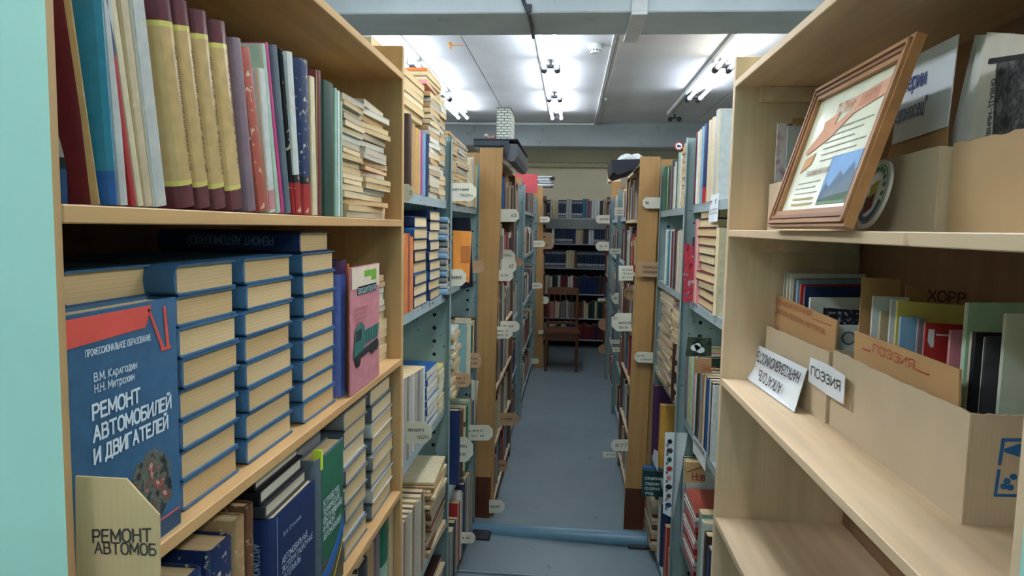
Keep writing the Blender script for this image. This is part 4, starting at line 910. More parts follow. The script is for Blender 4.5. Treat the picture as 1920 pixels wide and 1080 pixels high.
row(-1, LX, z, [(748+5*i, 752+5*i, ('pale_grey', 'white', 'pale_grey', 'grey')[i % 4], .265-.003*i, dict(hard=False)) for i in range(10)], SH, D=.17)
ya, yb = Yat(802, LX, 1.03), Yat(822, LX, 1.03); stack(-1, LX, ya, yb, z, 8, .026, ['blue'], 'near', SH, D=.2, hard=False, page='white', which='blue stack', seed=4)
ya, yb = Yat(824, LX, 1.03), Yat(834, LX, 1.03); stack(-1, LX, ya, yb, z, 9, .02, ['yellow', 'cream'], 'near', SH, D=.19, hard=False, page='white', which='yellow stack', seed=4)
stack(-1, LX+.02, 1.66, 1.74, z, 5, .028, ['orange', 'cream', 'tan'], 'near', SH, D=.17, hard=False, page='cream', which='small orange stack', seed=6)
SH = 'left near steel rack, fourth shelf'; z = ZS[3]
row(-1, LX, z, [(744+4.2*i, 747.4+4.2*i, ('beige', 'pale_grey', 'cream', 'mauve')[i % 4], .29-.002*i+.006*(i % 3), dict(hard=False)) for i in range(13)], SH, D=.2)
ya = Yat(801, LX, .6)
stack(-1, LX+.015, ya, 2.56, z, 16, .0125, ['tan', 'beige', 'brown'], 'near', SH, D=.24, hard=False, page='grey', which='tattered magazine pile', jit=.012, skew=.06, seed=21)
stack(-1, LX+.03, ya-.04, 2.52, z+.203, 7, .0125, ['cream', 'tan'], 'near', SH, D=.24, hard=False, page='tan', which='magazines on the tattered pile', jit=.01, skew=.06, seed=22)
SH = 'left near steel rack, bottom shelf'; z = ZS[4]
stack(-1, LX, 1.78, 2.10, z, 19, .0125, ['tan', 'dark_grey', 'beige', 'brown'], 'near', SH, D=.24, hard=False, page='grey', which='near dark booklet pile', jit=.014, skew=.06, seed=31)
stack(-1, LX+.01, 2.14, 2.56, z, 22, .0125, ['beige', 'dark_brown', 'cream', 'grey'], 'near', SH, D=.26, hard=False, page='grey', which='far dark booklet pile', jit=.016, skew=.08, seed=32)
# ---- left rack, second bay
LX = -.49; SH = 'left second steel rack, top shelf'; z = ZS[0]
stack(-1, LX, 2.72, 2.93, z, 17, .0165, tc, 'near', SH, D=.22, hard=False, page='tan', which='near tan pile', jit=.007, skew=.04, seed=41)
stack(-1, LX-.0, 2.95, 3.25, z, 19, .0145, ['tan', 'brown', 'beige', 'dark_grey'], 'near', SH, D=.22, hard=False, page='mix', which='far tan pile', jit=.01, skew=.05, seed=42)
row(-1, LX, z, [(883.5, 886, 'cream', .235, dict(hard=False)), (886.5, 889, 'pale_grey', .245), (889.4, 891.5, 'amber', .225), (892, 894, 'pale_green', .215)], SH, D=.2)
SH = 'left second steel rack, second shelf'; z = ZS[1]
single(MB().prism([onY(850, 545, 3.1), onY(885, 538, 3.1), onY(880, 408, 3.1), onY(848, 408, 3.1)], (.004, .01, 0)), 'black_folder', mat('black_folder', (24, 28, 40), 'plain', .3), 'large black folder standing behind the orange envelope', 'folder')
row(-1, LX, z, [(872, 875, 'grey', .2, dict(hard=False)), (876, 878.5, 'white', .21), (879, 881.5, 'pale_green', .2), (882, 884, 'dark_grey', .22)], SH, D=.18)
q = [onY(849, 524, 2.72), onY(879, 530, 2.72), onY(884, 434, 2.72), onY(849, 432, 2.72)]
t = thing('orange_envelope', 'bright orange envelope with a brown square on the left rack', 'envelope', (q[0].x, 2.72, q[0].z))
MB().prism(q, (0, .012, 0)).obj('envelope', mat('orange_paper', (236, 150, 66), 'plain', .5), t)
q = [onY(a, b, 2.7195) for a, b in ((864, 492), (882, 492), (882, 461), (864, 461))]; MB().prism(q, (0, -.0006, 0)).obj('brown_square', mat('brown_square', (190, 112, 56), 'plain', .6), t)
q = [onY(a, b, 2.7195) for a, b in ((856, 520), (876, 524), (876, 520), (856, 516))]; MB().prism(q, (0, -.0006, 0)).obj('brown_bar', mat('brown_square', (190, 112, 56), 'plain', .6), t)
SH = 'left second steel rack, third shelf'; z = ZS[2]
stack(-1, LX+.03, 2.72, 2.90, z, 14, .02, ['beige', 'white', 'cream'], 'near', SH, D=.16, hard=False, page='cream', which='beige pile', jit=.012, skew=.08, seed=51)
FRM = mat('pale_frame', (196, 188, 160), 'plain', .6)
p0, p1 = onY(852, 695, 3.05), onY(883, 597, 3.05)
t = thing('display_folder', 'teal folder in a cream card frame on the left rack', 'folder', (p0.x, 3.05, z)); zb = z+.002
w0, w1, h1 = p0.x, p1.x, p1.z
for a0_, a1_, b0_, b1_ in ((w0, w1, h1-.025, h1), (w1-.02, w1, zb, h1-.025), (w0, w0+.012, zb, h1-.025)): MB().box(a0_, a1_, 3.05, 3.058, b0_, b1_, bev=.001).obj('card_border', FRM, t)
MB().box(w0+.0125, w1-.0205, 3.052, 3.057, zb, h1-.0255).obj('teal_sheet', mat('teal_sheet', (126, 166, 168), 'plain', .5), t)
row(-1, LX, z, [(884, 886, 'green', .2), (887, 889, 'cream', .22, dict(hard=False)), (889.5, 891, 'brown', .23)], SH, D=.17)
SH = 'left second steel rack, fourth shelf'; z = ZS[3]
row(-1, -.48, z, [(850, 862, 'navy', .345, dict(label='large dark navy album on the left second steel rack')), (863, 868, 'brown', .32), (869, 873, 'cream', .31, dict(bands=((.3, .4, 'brown'), (.7, .78, 'brown')))), (874, 877, 'green', .30), (878, 881, 'pale_green', .31), (882, 885, 'grey', .28, dict(hard=False)), (886, 888, 'blue_grey', .27)], SH, D=.22)
SH = 'left second steel rack, bottom shelf'; z = ZS[4]
row(-1, -.48, z, [(846, 850, 'grey', .25, dict(hard=False)), (851, 854, 'dark_grey', .26), (855, 857, 'pale_grey', .25, dict(hard=False)), (858, 862, 'red', .30, dict(hard=False)), (863, 865, 'white', .33, dict(hard=False)), (866, 868, 'grey', .30, dict(hard=False)), (869, 871.5, 'navy', .33), (872, 875, 'grey', .34, dict(hard=False)), (876, 879, 'pale_grey', .33, dict(hard=False)), (880, 883, 'grey', .30, dict(hard=False)), (884, 886, 'beige', .28, dict(hard=False))], SH, D=.22)
# ---- right rack, near bay
RX = .452; SH = 'right near steel rack, top shelf'; z = ZS[0]
row(1, RX, z, [(1338, 1344, 'pale_grey', .285, dict(hard=False)), (1331, 1337, 'cream', .27), (1325, 1330, 'cream', .27, dict(hard=False)), (1318, 1324, 'navy', .268, dict(bands=((0, .2, 'red'),))), (1313, 1317, 'light_blue', .266), (1309, 1312.5, 'cream', .262), (1305.5, 1308.5, 'white', .26), (1302.5, 1305, 'maroon', .262)], SH, D=.19)
stack(1, RX-.02, Yat(1301, RX, 1.85), Yat(1286, RX, 1.85), z, 15, .0155, ['cream', 'beige', 'tan'], 'near', SH, D=.2, hard=False, page='tan', which='tan pile', jit=.006, skew=.03, seed=61)
row(1, RX+.02, z, [(1280, 1284, 'mint', .27, dict(hard=False))], SH, D=.15, start=20)
SH = 'right near steel rack, second shelf'; z = ZS[1]
stack(1, RX, Yat(1336, RX, 1.5), Yat(1306, RX, 1.5), z, 11, .030, ['maroon', 'dark_brown', 'dark_green', 'maroon'], 'fore', SH, D=.15, page='cream', which='thick book stack', jit=.006, skew=.03, seed=62)
row(1, RX-.005, z, [(1338, 1344, 'cream', .27, dict(hard=False)), (1300, 1304, 'pink', .3, dict(hard=False)), (1296, 1299, 'dark_grey', .235)], SH, D=.18, start=12)
q = [onY(1281, 560, 2.5), onY(1301, 585, 2.5), onY(1301, 462, 2.5), onY(1283, 455, 2.5)]
t = thing('booklet', 'red and maroon picture booklet beside the right steel upright', 'booklet', (q[0].x, 2.5, z))
MB().prism([Vector((q[0].x, 2.5, z+.001)), Vector((q[1].x, 2.5, z+.001)), q[2], q[3]], (0, .006, 0)).obj('cover', mat('red_picture', (150, 40, 56), 'photo', .4, scale=34, inks=[(90, 26, 44), (150, 40, 56), (190, 60, 70), (120, 40, 60), (210, 190, 190)]), t)
SH = 'right near steel rack, third shelf'; z = ZS[2]
cols = ['white', 'dark_grey', 'pale_grey', 'blue', 'navy', 'cream', 'tan', 'light_blue', 'brown', 'dark_green', 'white', 'pink', 'mint', 'yellow', 'pale_green', 'mauve', 'white']
row(1, RX, z, [(1333-3.6*i, 1336.0-3.6*i, cols[i], (.235 if i < 9 else .275)+.004*(i % 3), dict(hard=i % 3 == 0)) for i in range(16)], SH, D=.18)
t = thing('picture_book', 'dark book with a white panda like face lying over the third right shelf', 'book', (.56, 2.3, z+.30)); NB[0] += 1
q = [onY(a, b, 2.25) for a, b in ((1286, 668), (1334, 668), (1334, 634), (1290, 632))]
MB().prism(q, (0, .01, 0)).obj('cover', mat('dark_leaf_print', (30, 36, 34), 'photo', .4, scale=40, inks=[(20, 24, 24), (30, 36, 34), (50, 66, 50), (80, 90, 70)]), t)
for (cx_, cy_, rx, ry) in ((1303, 652, 8, 6), (1313, 656, 8, 6), (1308, 649, 6, 6)):
    e = onY(cx_, cy_, 2.249); MB().disc(e, (1, 0, 0), (0, 0, 1), rx*.00175, (0, -.0006, 0), ry=ry*.00175).obj('white_patch', PAPER, t)
q = [onY(a, b, 2.24) for a, b in ((1302, 700), (1334, 700), (1334, 672), (1302, 672))]
t = thing('card_folder', 'brown folder lettered at its edge on the third right shelf', 'folder', (.56, 2.24, z+.27))
MB().prism(q, (0, .006, 0)).obj('folder', mat('brown_folder', (190, 142, 100), 'plain', .6), t); text_part(t, 'Энци', .028, onY(1314, 695, 2.239), (1, 0, 0), (0, 0, 1), mat('red_brown_print', (176, 106, 74)), fit=.045)
SH = 'right near steel rack, fourth shelf'; z = ZS[3]
row(1, RX, z, [(1283.5-1.0*i, 1284.4-1.0*i, ('white', 'pale_grey', 'dark_grey', 'white', 'light_blue')[i % 5], .31+.004*(i % 2), dict(hard=False)) for i in range(8)], SH, D=.21, start=14)
stack(1, RX-.01, Yat(1306, RX, .6), Yat(1286, RX, .6), z, 12, .019, ['red', 'pink', 'white', 'faded_red'], 'near', SH, D=.17, hard=True, page='white', which='red children book pile', jit=.005, skew=.02, seed=63)
row(1, RX, z, [(1307, 1312, 'pale_green', .25, dict(hard=False)), (1313, 1317, 'white', .24), (1318, 1323, 'dark_brown', .22), (1324, 1330, 'navy', .2)], SH, D=.17)
t = thing('book', 'tan book with red underlined title behind the red pile', 'book', (.6, 2.3, z+.2)); NB[0] += 1
q = [onY(a, b, 2.28) for a, b in ((1284, 905), (1322, 905), (1322, 868), (1286, 866))]; MB().prism(q, (0, .02, 0)).obj('cover', mat('tan_cover_print', (196, 160, 110), 'plain', .5), t)
text_part(t, 'Нов', .034, onY(1298, 900, 2.279), (1, 0, 0), (0, 0, 1), mat('dark_red_ink', (150, 50, 40)), fit=.04)
MB().prism([onY(a, b, 2.2795) for a, b in ((1288, 884), (1320, 873), (1320, 875), (1288, 886))], (0, -.0005, 0)).obj('red_stroke', mat('dark_red_ink', (150, 50, 40)), t)
t = thing('wall_poster', 'white animal alphabet poster booklet standing by the right steel upright', 'poster', (.45, 2.63, .5))
q = [onY(a, b, 2.60) for a, b in ((1243, 962), (1262, 972), (1290, 812), (1247, 811))]
MB().prism(q, (0, .003, 0)).obj('sheet', PAPER, t)
AN = ['black', 'dark_grey', 'green', 'red', 'pink', 'black', 'brown', 'navy']
for i in range(8):
    e = onY(1256-.4*i, 828+17*i, 2.5995); MB().disc(e, (1, 0, 0), (0, 0, 1), .010+.003*(i % 2), (0, -.0006, 0), n=5+i % 3, ry=.011).obj('animal_picture', S_(AN[i]), t)
    text_part(t, '~x', .022, onY(1249-.3*i, 838+17*i, 2.5994), (1, 0, 0), (0, 0, 1), INK)
SH = 'right near steel rack, bottom shelf'; z = ZS[4]
fill(1, RX, z, 1.64, 2.55, (.2, .3), (.012, .03), ['green', 'red', 'white', 'orange', 'navy', 'pink', 'yellow', 'blue', 'maroon'], SH, 71, parts=True, hard=.4)
# ---- right rack, second bay
RX = .46; SH = 'right second steel rack, top shelf'; z = ZS[0]
leaning([(1249, 1241, 1251, 312, 'green', dict(D=.2))], 1, RX, z, SH, .2, 14)
row(1, RX, z, [(1281-2.7*i, 1283.3-2.7*i, ('cream', 'pale_grey', 'white', 'cream', 'pale_green', 'dark_green', 'white', 'cream', 'dark_grey', 'mauve', 'dark_brown')[i], .255-.012*(i % 4)-.004*i, dict(hard=i % 2 == 0)) for i in range(11)], SH, D=.19)
SH = 'right second steel rack, second shelf'; z = ZS[1]
row(1, RX, z, [(1280-2.8*i, 1282.4-2.8*i, ('yellow', 'yellow', 'cream', 'pale_grey', 'cream', 'mauve', 'dark_brown', 'grey', 'maroon', 'white', 'teal', 'mint', 'white')[i], .262-.004*(i % 3), dict(hard=i % 2 == 0)) for i in range(13)], SH, D=.19)
SH = 'right second steel rack, third shelf'; z = ZS[2]
stack(1, RX-.015, 2.72, 3.0, z, 15, .026, ['beige', 'tan', 'mauve', 'brown'], 'near', SH, D=.15, hard=False, page='cream', which='near pulp pile', jit=.01, skew=.05, seed=81)
stack(1, RX-.015, 3.02, 3.38, z, 26, .0160, ['beige', 'tan', 'cream'], 'near', SH, D=.15, hard=False, page='grey', which='far pulp pile', jit=.01, skew=.06, seed=82)
row(1, RX-.02, z, [(1259, 1263, 'dark_brown', .24)], SH, D=.2, start=30)
SH = 'right second steel rack, fourth shelf'; z = ZS[3]
row(1, RX-.005, z, [(1222, 1233, 'purple', .37, dict(D=.14)), (1234, 1244, 'amber', .335, dict(D=.13)), (1246, 1249, 'dark_grey', .25), (1250, 1254, 'white', .28, dict(hard=False)), (1255, 1262, 'beige', .3, dict(hard=False)), (1263, 1272, 'cream', .28)], SH)
SH = 'right second steel rack, bottom shelf'; z = ZS[4]
row(1, RX, z, [(1232, 1236, 'white', .3, dict(hard=False)), (1226, 1231, 'dark_brown', .29), (1220, 1225, 'pale_grey', .27), (1237, 1243, 'navy', .3), (1244, 1250, 'red', .25, dict(hard=False)), (1251, 1256, 'orange', .2, dict(hard=False)), (1257, 1264, 'maroon', .28)], SH, D=.17)
stack(1, RX-.03, 3.28, 3.55, z, 15, .0155, ['tan', 'beige', 'cream', 'maroon'], 'near', SH, D=.16, hard=False, page='grey', which='far flat pile', jit=.006, skew=.03, seed=83)
q = [onY(a, b, 3.2) for a, b in ((1204, 930), (1243, 932), (1243, 886), (1206, 882))]
t = thing('book', 'dark green labour safety handbook facing the camera at right', 'book', (q[0].x, 3.2, q[0].z)); NB[0] += 1
MB().prism(q, (0, .03, 0)).obj('cover', mat('handbook_green', (24, 62, 60), 'plain', .4), t)
for s_, yy in (('СПРАВОЧНИК', 899), ('СПЕЦИАЛИСТА', 909), ('ПО ОХРАНЕ', 918), ('ТРУДА', 927)):
    text_part(t, s_, .017, onY(1209, yy, 3.199), (1, 0, 0), (0, 0, 1), WINK, fit=.088*len(s_)/11)
single(MB().prism([onY(a, b, 3.24) for a, b in ((1206, 888), (1243, 888), (1243, 880), (1206, 876))], (0, .03, 0)), 'book', S_('blue'), 'blue book edge above the dark green handbook at right', 'book')
# ---- racks farther down the aisle: individual books in the two wooden cases
PAL = ['pale_grey', 'cream', 'white', 'maroon', 'blue', 'dark_grey', 'beige', 'brown', 'dark_brown', 'pale_green', 'navy', 'tan', 'mauve', 'red', 'grey']
for i, (z0, z1) in enumerate(WZ[1:4]):
    SH = f"{('top', 'second', 'third', 'fourth', 'fifth')[i]} shelf of left brown bookcase"
    fill(-1, -.400, z1+.0004, 3.98 if i == 0 else 3.77, 4.75, (.19, .27), (.035, .06), PAL, SH, 100+i, D=.17, hard=.75)
    SH = f"{('top', 'second', 'third', 'fourth', 'fifth')[i]} shelf of right brown bookcase"
    fill(1, .377, z1+.0004, 3.73, 4.68, (.19, .27), (.035, .06), PAL, SH, 200+i, D=.17, hard=.75)
# beyond: too many to count, one joined mass of books
sm = MB(); smats = [cov(c) for c in PAL]+[PG['cream']]; r = random.Random(9)
def mass(side, X, Ya, Yb, zs, gap=.30, tmin=.015, tmax=.04):
    for z in zs:
        y = Ya
        while y < Yb-tmax:
            t = r.uniform(tmin, tmax); h = r.uniform(.19, .27); c = r.randrange(len(PAL)); x = X+side*r.uniform(0, .015)
            x2 = x+side*.16; sm.box(min(x, x2), max(x, x2), y, y+t-.001, z+.0005, z+h, c)
            sm.box(min(x+side*.004, x2-side*.0), max(x+side*.004, x2), y+.001, y+t-.002, z+h, z+h+.0008, len(PAL)); y += t
            if r.random() < .04: y += .05
mass(-1, -.43, 4.85, 5.67, [a+.0005 for a in ZS]); mass(-1, -.42, 5.79, 7.83, [1.8, 1.39, .94, .475, .075])
mass(1, .44, 4.80, 6.03, [a+.0005 for a in ZS]); mass(1, .45, 6.15, 7.39, [a+.0005 for a in ZS])
mass(-1, -.402, 3.77, 4.75, [q[1] for q in WZ[4:]]); mass(1, .379, 3.73, 4.68, [q[1] for q in WZ[4:]])
mass(-1, -.335, 8.0, 9.15, [q[1] for q in WZ[1:]]); mass(1, .475, 7.57, 9.15, [q[1] for q in WZ[1:]])
o = sm.obj('packed_books', smats); tag(o, 'rows of mixed books filling the far steel racks and end cases', 'books', kind='stuff')
# books on the first far rack shelf that stand out
row(-1, -.385, WZ[1][1]+.03, [], 'x')
q = [onY(a, b, 6.3) for a, b in ((964, 362), (1008, 362), (1008, 327), (964, 325))]
single(MB().prism(q, (0, .006, 0)), 'red_folder', mat('red_card', (206, 84, 92), 'plain', .5), 'big red folder standing behind books on the far left rack', 'folder')
t = thing('blue_book', 'bright blue book beside the left varnished board, top shelf', 'book', (-.40, 3.9, 1.708)); 
MB().box(-.55, -.388, 3.92, 3.965, 1.709, 1.935, bev=.002).obj('cover', S_('blue'), t)
# ================================================================ END WALL BOOKCASE
ZB = [1.79, 1.44, 1.11, .755, .42, .125]; YB = 9.36
t = thing('end_bookcase', 'dark steel bookcase across the end wall behind the chair', 'bookcase', (0, YB+.15, 0))
DK = mat('dark_grey_steel', (70, 78, 84), 'plain', .5); PS = mat('pale_steel_edge', (168, 176, 184), 'plain', .5)
for z in ZB:
    MB().box(-.80, .95, YB, YB+.3, z-.018, z, bev=.002).obj('shelf', PS, t)
MB().box(-.80, .95, YB-.013, YB-.001, ZB[0]-.15, ZB[0]-.019).obj('fascia', mat('grey_fascia', (128, 132, 130), 'plain', .5), t)
for x in (-.82, .95): MB().box(x, x+.02, YB, YB+.3, 0, ZB[0]).obj('upright', DK, t)
MB().box(-.80, .95, YB+.3, YB+.305, 0, ZB[0]).obj('back_panel', mat('near_black_panel', (36, 42, 54), 'plain', .7), t)
def endrow(k, pat, hr, x0=-.40, x1=.52, seed=0):
    r = random.Random(seed); x = x0; i = 1; z = ZB[k]; n = 0
    SHn = ('top', 'second', 'third', 'fourth', 'fifth', 'lowest')[k]
    while x < x1:
        c = pat[min(len(pat)-1, int((x-x0)/(x1-x0)*len(pat)))]; c = r.choice(c) if isinstance(c, (list, tuple)) else c
        tt = r.uniform(.03, .042); h = r.uniform(*hr) if c != 'navy_set' else hr[1]-.02
        if c == 'navy_set': col, bands = 'vol', ((.05, .09, 'pale_grey'), (.14, .26, 'pale_grey'), (.80, .93, 'grey'))
        else: col, bands = c, ()
        if col == 'vol': col = 'volume_blue'; 
        lean = -r.uniform(.02, .10) if c != 'navy_set' and r.random() < .35 else 0
        M = frame((x, YB+.015, z+.0004), (0, -1, 0), (1, 0, 0), (0, 0, 1)) @ Matrix.Rotation(lean*0, 4, 'X')
        book(M, tt-.001, .16, h, col, hard=True, bands=bands, parts=False, name='bound_volume' if c == 'navy_set' else 'book', cat='volume' if c == 'navy_set' else 'book',
             label=f"{'dark blue bound volume with white spine marks' if c == 'navy_set' else cname(c)+' book'}, {ORD(i)} from left, {SHn} shelf of end bookcase", group=f'{SHn} shelf of the end bookcase')
        x += tt; i += 1; NB[0] += 1
CC['volume_blue'] = (36, 56, 82)
N_ = 'navy_set'; mix1 = ['cream', 'pale_grey', 'beige', 'white']; dk = ['maroon', 'dark_brown', 'dark_green', 'plum', 'navy']
endrow(0, [dk, N_, 'cream', 'cream', N_, N_, 'pale_grey', N_, N_, N_, 'teal', 'mauve', mix1, 'white', 'dark_grey', 'beige', mix1], (.22, .26), seed=1)
endrow(1, [N_, N_, 'white', N_, N_, N_, N_, 'navy', 'cream', 'beige', 'dark_grey', 'white', N_, N_, N_, 'white'], (.22, .26), seed=2)
endrow(2, [N_, N_, N_, N_, N_, N_, 'cream', 'cream', 'brown', N_, N_, N_, N_, N_, N_, N_, N_], (.22, .25), seed=3)
endrow(3, ['pale_grey', 'cream', 'white', 'dark_green', 'white', 'maroon', 'maroon', 'white', 'maroon', 'dark_grey', 'navy', 'navy', 'navy', 'navy', 'dark_grey', 'plum', 'grey'], (.22, .25), seed=4)
endrow(4, [dk, 'maroon', 'pink', 'cream', 'grey', mix1, 'grey', 'brown', 'brown', 'cream', 'dark_green', 'cream', 'dark_green', 'brown'], (.20, .24), seed=5)
endrow(5, ['dark_grey', 'pale_grey', 'cream', 'dark_brown', 'cream', 'navy', 'navy', 'maroon', 'maroon', 'maroon', dk, 'maroon', 'plum'], (.18, .23), seed=6)
# ================================================================ CHAIR
CH = mat('dark_chair_wood', (104, 66, 44), 'wood', .35, axis='Z')
fl, fr_ = onZ(1027, 693, 0), onZ(1083, 696, 0)
xl, xr_, yf, yr = -.245, .105, 7.78, 8.15
t = thing('wooden_chair', 'old dark wooden chair with a spindle back facing the aisle', 'chair', ((xl+xr_)/2, (yf+yr)/2, 0))
for x in (xl, xr_):
    MB().cyl((x, yf, 0), (x, yf, .44), .016, .022, n=8).obj('leg', CH, t, smooth=True)
    mb = MB(); mb.cyl((x, yr+.03, 0), (x, yr, .45), .016, .02, n=8); mb.cyl((x, yr, .45), (x*.98, yr+.07, .92), .02, .015, n=8); mb.obj('leg', CH, t, smooth=True)
MB().prism([(xl-.035, yf-.035, .44), (xr_+.035, yf-.035, .44), (xr_+.02, yr+.02, .44), (xl-.02, yr+.02, .44)], (0, 0, .028)).obj('seat', CH, t)
for a, b in (((xl, yf, .39), (xr_, yf, .39)), ((xl, yr, .39), (xr_, yr, .39)), ((xl, yf, .39), (xl, yr, .39)), ((xr_, yf, .39), (xr_, yr, .39))):
    a, b = Vector(a), Vector(b); MB().box(min(a.x, b.x)-.008, max(a.x, b.x)+.008, min(a.y, b.y)-.008, max(a.y, b.y)+.008, .36, .438).obj('apron', CH, t)
MB().prism([(xl-.015, yr+.06, .85), (xr_+.015, yr+.06, .85), (xr_+.015, yr+.065, .93), ((xl+xr_)/2, yr+.065, .945), (xl-.015, yr+.065, .93)], (0, .02, 0)).obj('top_rail', CH, t)
MB().box(xl, xr_, yr+.01, yr+.028, .50, .53, bev=.003).obj('lower_rail', CH, t)
for i in range(4):
    x = xl+.075+(xr_-xl-.15)*i/3; MB().cyl((x, yr+.02, .52), (x, yr+.068, .86), .007, n=6).obj('spindle', CH, t, smooth=True)
MB().box(xl, xl+.02, yf, yr, .16, .185).obj('stretcher', CH, t); MB().box(xr_-.02, xr_, yf, yr, .16, .185).obj('stretcher', CH, t)
# ================================================================ THINGS ON TOP OF THE RACKS
t = thing('storage_bin', 'long dark grey bin lying on the left bookcase top under a model chimney', 'bin', (-.43, 4.4, 2.075))
BN = mat('dark_bin', (50, 58, 68), 'plain', .45); BG = mat('grey_bin_side', (92, 96, 102), 'plain', .4)
MB().prism([(-.535, 3.76, 2.075), (-.372, 3.76, 2.075), (-.365, 3.76, 2.02), (-.335, 3.76, 2.005), (-.315, 3.76, 2.01), (-.30, 3.76, 2.04), (-.30, 3.76, 2.10), (-.535, 3.76, 2.115)], (0, .9, 0)).obj('body', BG, t)
MB().prism([(-.54, 3.745, 2.09), (-.372, 3.745, 2.09), (-.355, 3.745, 2.02), (-.345, 3.745, 2.118), (-.54, 3.745, 2.118)], (0, .012, 0)).obj('front_panel', BN, t)
MB().box(-.54, -.297, 3.74, 4.67, 2.118, 2.127, bev=.003).obj('lid', BN, t)
t = thing('model_chimney', 'white brick patterned model chimney standing on the dark bin', 'model', (-.38, 3.85, 2.128))
bk1 = mat('white_brick_front', (222, 226, 214), 'brick', .7, rot=(R_(-90), 0, 0)); bk2 = mat('white_brick_side', (222, 226, 214), 'brick', .7, rot=(R_(-90), 0, R_(90)))
p0, p1 = onY(932, 203, 3.80), onY(957, 200, 3.80)
x0, x1, zt = p0.x, p1.x, p0.z
MB().box(x0, x1, 3.80, 3.805, 2.128, zt).obj('front_face', bk1, t); MB().box(x1-.004, x1, 3.8055, 4.08, 2.128, zt).obj('side_face', bk2, t)
MB().box(x0, x0+.004, 3.8055, 4.08, 2.128, zt).obj('side_face', bk2, t); MB().box(x0, x1, 4.081, 4.085, 2.128, zt).obj('rear_face', bk1, t)
MB().box(x0-.003, x1+.003, 3.797, 4.088, zt, zt+.003).obj('top_edge', INK, t)
p = onY(918, 258, 3.84); t = thing('figurine', 'small pink and white clay figurine beside the model chimney', 'figurine', (p.x, 3.84, 2.128))
PK = mat('clay_pink', (206, 150, 140), 'plain', .5); 
bm = lambda c, r, m, n: (lambda b: b.obj(n, m, t, smooth=True))(ball(c, r))
def ball(c, r, squash=1.0, sub=2):
    b = bmesh.new(); bmesh.ops.create_icosphere(b, subdivisions=sub, radius=r); m_ = MB()
    b.verts.index_update(); m_.add([Vector((v.co.x, v.co.y, v.co.z*squash))+Vector(c) for v in b.verts], [[v.index for v in f.verts] for f in b.faces]); b.free(); return m_
bm((p.x, 3.84, 2.141), .013, PK, 'body'); bm((p.x+.022, 3.84, 2.145), .011, PK, 'arm'); bm((p.x-.02, 3.84, 2.155), .012, mat('clay_white', (226, 214, 206)), 'head')
bm((p.x-.02, 3.832, 2.149), .004, mat('clay_red', (180, 50, 50)), 'nose'); bm((p.x+.045, 3.84, 2.151), .012, mat('clay_brown', (150, 90, 70)), 'hat')
MB().cyl((p.x+.045, 3.84, 2.153), (p.x+.045, 3.84, 2.178), .009, .008).obj('hat_crown', S_('dark_brown'), t, smooth=True)
# cloth bundle on the right case
t = thing('cloth_bundle', 'dark tray heaped with white cloth on the right wooden bookcase', 'bundle', (.34, 3.9, 2.005))
q = [onY(a, b, 3.78) for a, b in ((1147, 300), (1150, 322), (1158, 328), (1190, 318), (1203, 300), (1203, 298))]
MB().prism([(v.x, 3.78, v.z) for v in q], (0, .5, 0)).obj('tray', mat('black_cloth', (34, 36, 48), 'plain', .6), t)
cr = random.Random(2); b = bmesh.new(); bmesh.ops.create_icosphere(b, subdivisions=3, radius=1)
mb = MB(); b.verts.index_update()
mb.add([Vector((.335+v.co.x*.085*(1+.12*math.sin(9*v.co.y+5*v.co.z)), 4.0+v.co.y*.22, 2.03+max(v.co.z, -.2)*.035*(1+.5*math.sin(7*v.co.x+4*v.co.y)))) for v in b.verts], [[v.index for v in f.verts] for f in b.faces]); b.free()
mb.obj('white_cloth', PAPER, t, smooth=True)
# paper heaps on the farther end boards
heap = random.Random(4)
def heapof(cx, cy, z, w, n, label, cols):
    t = thing('paper_heap', label, 'papers', (cx, cy, z))
    for i in range(n):
        M = Matrix.Rotation(heap.uniform(-.25, .25), 4, 'Z'); hw = w*heap.uniform(.7, 1)
        mb = MB().box(-hw/2, hw/2, -.14, .14, 0, .014); mb.v = [M @ v+Vector((cx+heap.uniform(-.03, .03), cy, z+i*.0155)) for v in mb.v]
        mb.obj('bundle', S_(cols[i % len(cols)]), t)
heapof(-.325, 8.1, 2.122, .22, 8, 'heap of folded newspapers on top of the far left bookcase', ['grey', 'white', 'blue_grey', 'pale_grey'])
t = thing('cardboard_box', 'small beige box on top of the far right bookcase', 'box', (.45, 7.7, 2.165))
MB().box(.40, .53, 7.53, 7.85, 2.162, 2.30, bev=.002).obj('body', mat('peach_card', (232, 204, 170), 'plain'), t); MB().box(.44, .47, 7.527, 7.53, 2.20, 2.21).obj('handle_slot', HOLE, t)
# warning sign on a stick
p = onY(1273, 274, 3.2); t = thing('model_road_sign', 'small round red rimmed road sign on a stick above the right books', 'sign', (p.x, 3.2, 1.99))
MB().disc((p.x, 3.2, p.z), (1, 0, 0), (0, 0, 1), .019, (0, .003, 0)).obj('red_rim', S_('red'), t); MB().disc((p.x, 3.1995, p.z), (1, 0, 0), (0, 0, 1), .0145, (0, -.0006, 0)).obj('white_face', PAPER, t)
MB().prism([(p.x+a, 3.1988, p.z+b) for a, b in ((-.009, -.005), (.009, -.005), (.009, .002), (.003, .002), (.001, .006), (-.007, .006), (-.009, .001))], (0, -.0005, 0)).obj('vehicle_mark', INK, t)
MB().cyl((p.x, 3.202, p.z-.018), (p.x, 3.202, 1.96), .002).obj('stick', INK, t)
